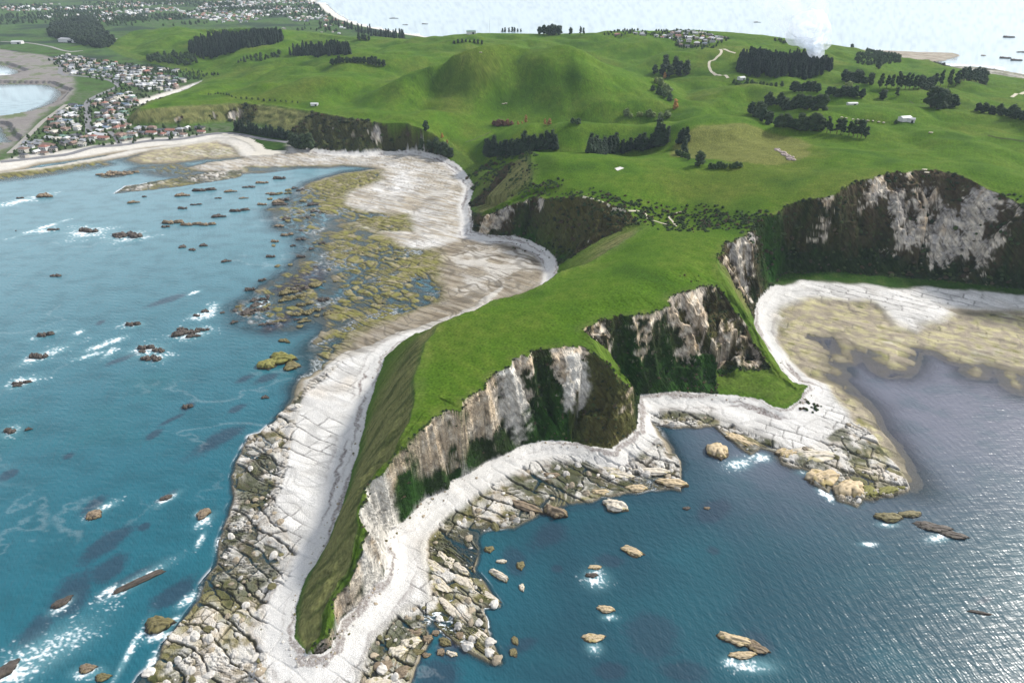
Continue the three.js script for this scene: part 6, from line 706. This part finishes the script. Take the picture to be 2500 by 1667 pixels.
homes += village([[-514.7,-906],[-487.7,-932],[-440.4,-944],[-416.6,-967],[-435.7,-993],[-491.1,-993],[-536.5,-985],[-544.9,-955]], 16, 18, 0.15, 60, ['along the shore road at the foot of the bluff', 'along the shore road at the bluff foot']);
homes += village([[-918,-1495],[-823,-1449],[-747,-1376],[-665,-1299],[-619,-1264],[-612,-1341],[-625,-1412],[-735,-1506],[-848,-1588],[-942,-1622],[-964,-1568]], 18, 21, 0.3, 110, ['in the middle streets of the left settlement', 'of the middle streets of the left settlement']);
homes += village([[-1105,-1754],[-953,-1556],[-896,-1608],[-763,-1507],[-631,-1427],[-573.7,-1434],[-635,-1505],[-739,-1578],[-852,-1635],[-953,-1707],[-1082,-1802]], 21, 25, 0.3, 50, ['in the far streets of the left settlement', 'of the far streets of the left settlement']);
homes += village([[313.9,-1660],[334.8,-1549],[358.8,-1403],[394.7,-1512],[435.5,-1535],[498.6,-1721],[447.9,-1732],[379.8,-1700]], 17, 19, 0.2, 62, ['on the ridge above the pale farm track', 'on the ridge above the pale farm track']);
homes += village([[196.8,-1613],[302.4,-1649],[320.9,-1700],[213.6,-1636]], 22, 20, 0, 12, ['in the row along the skyline ridge', 'of the row along the skyline ridge']);
console.log('houses', homes);
{ // gardens between the houses, and the far town, too small and many to pick apart
  const m = new THREE.Matrix4(), q = new THREE.Quaternion(), up = new THREE.Vector3(0, 1, 0), c = new THREE.Color();
  const fill = (name, geo, mat, polys, cell, keep, size, colour, label, cond) => {
    const spots = []; for (const p of polys) { const o = outline(p); for (let x = o.x0; x < o.x1; x += cell) for (let z = o.z0; z < o.z1; z += cell) { const px = x + (hr() - 0.5) * cell * 0.9, pz = z + (hr() - 0.5) * cell * 0.9; if (hr() < keep && sd(o, px, pz) > 0 && (!cond || cond(px, pz))) spots.push([px, pz]); } }
    const im = new THREE.InstancedMesh(geo, mat, spots.length); im.name = name; im.castShadow = im.receiveShadow = true;
    spots.forEach(([x, z], i) => { const s = size * (0.6 + 0.8 * hr()); q.setFromAxisAngle(up, Math.round(hr() * 4) * 0.785 + (hr() - 0.5) * 0.3); m.compose(new THREE.Vector3(x, Math.max(0, heightAt(x, z)) - 0.2, z), q, new THREE.Vector3(s, s, s)); im.setMatrixAt(i, m); im.setColorAt(i, colour(c)); });
    scene.add(im); tag(im, label, null, null, 'stuff'); console.log(name, spots.length);
  };
  const green = (c) => { const b = 0.6 + 0.8 * hr(); return c.setRGB(b, b, b); };
  const GT = mergeGeometries([TREES.green[0].crown, TREES.green[0].trunk]);
  fill('garden_trees', GT, M.green, [[[-606,-826],[-555.8,-864],[-519.2,-902],[-439.1,-941],[-412.8,-965],[-437.8,-999],[-543.2,-999],[-577.2,-1049],[-629,-1221],[-619,-1264],[-625,-1412],[-576.8,-1435],[-672,-1531],[-852,-1635],[-1094,-1786],[-1070,-1692],[-940,-1525],[-739,-1361],[-716,-1238],[-703,-1167],[-690,-1049],[-629,-878]], [[191.4,-1606],[312.7,-1653],[333.6,-1543],[358,-1399],[378,-1431],[439.2,-1532],[502.6,-1721],[450.3,-1742],[401.2,-1797],[206.5,-1656]]], 9, 0.55, 0.42, green, 'garden trees and shrubs between the houses of the left settlement');
  const farHouse = mergeGeometries([wallGeo(13, 4, 9), roofGeo(13, 9, 2.6, 0.6, false).translate(0, 4.01, 0)]);
  const FT = [[[-1269,-2912],[-1562,-3875],[-1288,-4065],[-984,-3848],[-790,-3192],[-655,-2793],[-513.2,-2483],[-572.6,-2366],[-711,-2578],[-926,-2999],[-956,-2682],[-1049,-2682]], [[-630,-2022],[-709,-2514],[-545,-2365],[-495.1,-2258],[-663,-2394]], [[-1926,-2997],[-1732,-3187],[-1561,-3514],[-1327,-3137],[-1235,-2830],[-1421,-2681]], [[-2405,-3573],[-2276,-3700],[-2045,-3912],[-1751,-4062],[-1600,-3702],[-1869,-3339],[-2185,-3236]]];
  const roofs = [[0.6, 0.61, 0.63], [0.45, 0.45, 0.46], [0.4, 0.37, 0.34], [0.2, 0.21, 0.23], [0.33, 0.19, 0.15], [0.75, 0.75, 0.75]];
  fill('far_town', farHouse, new THREE.MeshStandardMaterial({ color: 0xffffff, roughness: 0.7 }), FT, 25, 0.6, 0.72, (c) => c.setRGB(...roofs[Math.floor(hr() * 6)]), 'roofs of the distant town by the far bay', (x, z) => noise(x * 0.004, z * 0.004) > -0.25);
  fill('far_town_trees', GT, M.green, [...FT, [[-2185,-3236],[-1755,-3340],[-1728,-4064],[-1242,-4064],[-900,-2912],[-1116,-2547],[-1588,-2546],[-1636,-2393]]], 25, 0.62, 0.85, green, 'trees among the roofs of the distant town', (x, z) => noise(x * 0.003 + 8, z * 0.003) > -0.1);
  fill('beach_pines', mergeGeometries([TREES.pine[0].crown, TREES.pine[0].trunk]), M.pine, [[[-653,-2717],[-548.4,-2514],[-423,-2298],[-313.8,-2184],[-253.7,-1764],[-437.7,-2233],[-543.3,-2422]]], 22, 0.7, 1.0, green, 'row of tall pines along the far beach');
}
// ---------- small things on the hills ----------
function building(name, [x, z], w, h, d, turn, roofC, label, cat) { const o = new THREE.Group(); o.name = numbered(name); scene.add(o); meshOf('wall', wallGeo(w, h, d), WALLS[3], o); meshOf('roof', roofGeo(w, d, h * 0.4, 0.4, false).translate(0, h + 0.004, 0), ROOFS[roofC], o); meshOf('door', (() => { const g = new THREE.BoxGeometry(w * 0.25, h * 0.7, 0.14); g.translate(w * 0.2, h * 0.35, d / 2 + 0.01); return g; })(), GLASS, o); o.position.set(x, heightAt(x, z) - 0.2, z); o.rotation.y = turn; return tag(o, label, cat); }
building('ridge_shed', [[-92.8,-1694]][0], 20, 6, 10, 0.2, 'green', 'grey green shed on the skyline ridge', 'shed');
building('farm_shed', [[423.9,-760]][0], 12, 4, 7, 0.3, 'white', 'white roofed farm shed in the right paddocks', 'shed');
building('farm_shed', [[429.3,-758]][0], 8, 3.5, 6, -0.4, 'grey', 'smaller grey roofed shed beside the white roofed farm shed', 'shed');
building('farm_shed', [[413.9,-866]][0], 12, 2.6, 5, 0.1, 'white', 'low white shelter between the two windbreaks', 'shed');
building('farm_shed', [[-285.4,-1028]][0], 10, 3, 5, 0, 'white', 'low white shelter above the left bluff', 'shed');
building('farm_shed', [[363.9,-1149]][0], 10, 4, 8, 0.4, 'white', 'small white roofed building by the track below the pine wood', 'shed');
building('airfield_hangar', [[-1231,-2069]][0], 60, 8, 25, -0.35, 'grey', 'long pale hangar on the far left plain', 'hangar');
building('airfield_hangar', [[-1351,-2027]][0], 26, 6, 16, 0.1, 'white', 'white hut on the far left plain', 'hut');
tree('green', ...[[412.9,-756]][0], 0.5, 'small dark tree left of the white roofed farm shed');
for (const [p, h, t] of [[[[-50.7,-1706]][0], 30, 'taller'], [[[-12.6,-2406]][0], 26, 'shorter']]) { // guyed masts on the ridge
  const o = new THREE.Group(); o.name = numbered('radio_mast'); scene.add(o); const y = heightAt(p[0], p[1]); o.position.set(p[0], y, p[1]);
  meshOf('pole', trunkGeo(h, 0.35), paint(0.5, 0.5, 0.5), o); for (let k = 1; k < 4; k++) { const g = new THREE.BoxGeometry(2.2, 0.25, 0.25); g.translate(0, (h * k) / 3.4, 0); meshOf('crossarm', g, paint(0.5, 0.5, 0.5), o); }
  tag(o, `${t} thin mast on the skyline ridge`, 'mast');
}
{ // rubble heap at the corner of the yellow paddock
  const [a, b] = [[252.9,-661],[251.6,-609]], r = random(8), parts = []; for (let i = 0; i < 60; i++) { const f = r(), x = mix(a[0], b[0], f) + (r() - 0.5) * 5, z = mix(a[1], b[1], f) + (r() - 0.5) * 5, s = 0.7 + r() * 1.1; parts.push(place(lump(r, s, 1, 0.7), x, heightAt(x, z) + 0.3, z)); }
  tag(meshOf('rubble_heap', mergeGeometries(parts), paint(0.32, 0.25, 0.22)), 'long brown heap of rubble at the right corner of the yellow paddock', 'heap');
}
for (const [x, z] of [[364.4,-768],[373,-770],[386.4,-786],[391.6,-783],[395.1,-780],[398.8,-777],[402.8,-771],[405.4,-767],[360,-769]]) { const o = meshOf('field_stone', ROCKS[2], RM.pale); o.position.set(x, heightAt(x, z), z); o.scale.set(1.6, 1.6, 1.6); o.rotation.y = hr() * 6; tag(o, 'white stone in the line right of the windbreaks', 'stone', 'line of white stones right of the windbreaks'); }
for (const [x, z] of [[-46.3,-1089],[-12.5,-1020],[-8.7,-1021],[331.9,-542.3],[331.4,-545.5],[412,-686]]) { const o = meshOf('field_stone', ROCKS[3], RM.pale); o.position.set(x, heightAt(x, z), z); o.scale.set(1.8, 1.5, 1.5); tag(o, 'small white stone in the open grass of the hills', 'stone', 'white stones in the open grass'); }
function fence(a, b, n, label) { // posts and two wires
  const o = new THREE.Group(); o.name = numbered('fence'); scene.add(o); o.position.set(a[0], 0, a[1]); const post = new THREE.BoxGeometry(0.3, 1.5, 0.3), wood = paint(0.12, 0.1, 0.08);
  const at = (f) => [mix(a[0], b[0], f), mix(a[1], b[1], f)]; for (let i = 0; i <= n; i++) { const [x, z] = at(i / n), p = meshOf('post', post, wood, o); p.position.set(x - a[0], heightAt(x, z) + 0.6, z - a[1]); }
  for (const up of [0.5, 1.1]) { const pts = []; for (let i = 0; i <= n; i++) { const [x, z] = at(i / n); pts.push(new THREE.Vector3(x - a[0], heightAt(x, z) + up, z - a[1])); } meshOf('rail', new THREE.TubeGeometry(new THREE.CatmullRomCurve3(pts), n * 2, 0.06, 4), wood, o); }
  tag(o, label, 'fence');
}
fence(...[[482.8,-706],[500.8,-679]], 26, 'dark fence across the hillside at the far right');
fence(...[[-58.5,-879],[-27.9,-932]], 24, 'fence climbing the slope at the head of the middle bay');
fence(...[[524,-940],[506.2,-853]], 18, 'fence between the lone round tree and the broad clump');
// ---------- smoke from the pine wood: thin overlapping puffs that drift up ----------
{
  const r = random(55), [sx, sz] = [[540.3,-1290]][0], y0 = heightAt(sx, sz) + 14, thick = [], thin = [];
  for (let i = 0; i < 9; i++) { const f = i / 8, w = 7 + 24 * f; thick.push(place(lump(r, w * (0.75 + 0.4 * r()), 3, 0.85), sx - 34 * f * f + (r() - 0.5) * w * 1.1 - 4 * f, y0 + 58 * f, sz + (r() - 0.5) * w)); }
  for (let i = 0; i < 5; i++) { const f = i / 4, w = 38 + 24 * f; thin.push(place(lump(r, w * (0.8 + 0.4 * r()), 3, 1), sx - 36 - 30 * f + (r() - 0.5) * w * 0.5, y0 + 66 + 90 * f, sz - 10 + (r() - 0.5) * w)); }
  const haze = (o) => new THREE.MeshPhysicalMaterial({ color: new THREE.Color().setRGB(0.9, 0.94, 1), roughness: 1, transmission: 0.85, thickness: 0, specularIntensity: 0, transparent: true, opacity: o, depthWrite: false, side: THREE.DoubleSide });
  const g = new THREE.Group(); g.name = 'smoke_plume'; scene.add(g); meshOf('dense_smoke', mergeGeometries(thick), haze(0.34), g); meshOf('drifting_smoke', mergeGeometries(thin), haze(0.06), g); g.children.forEach((c) => (c.castShadow = false));
  tag(g, 'white smoke rising from the right end of the large pine wood', 'smoke');
}
renderer.render(scene, camera);
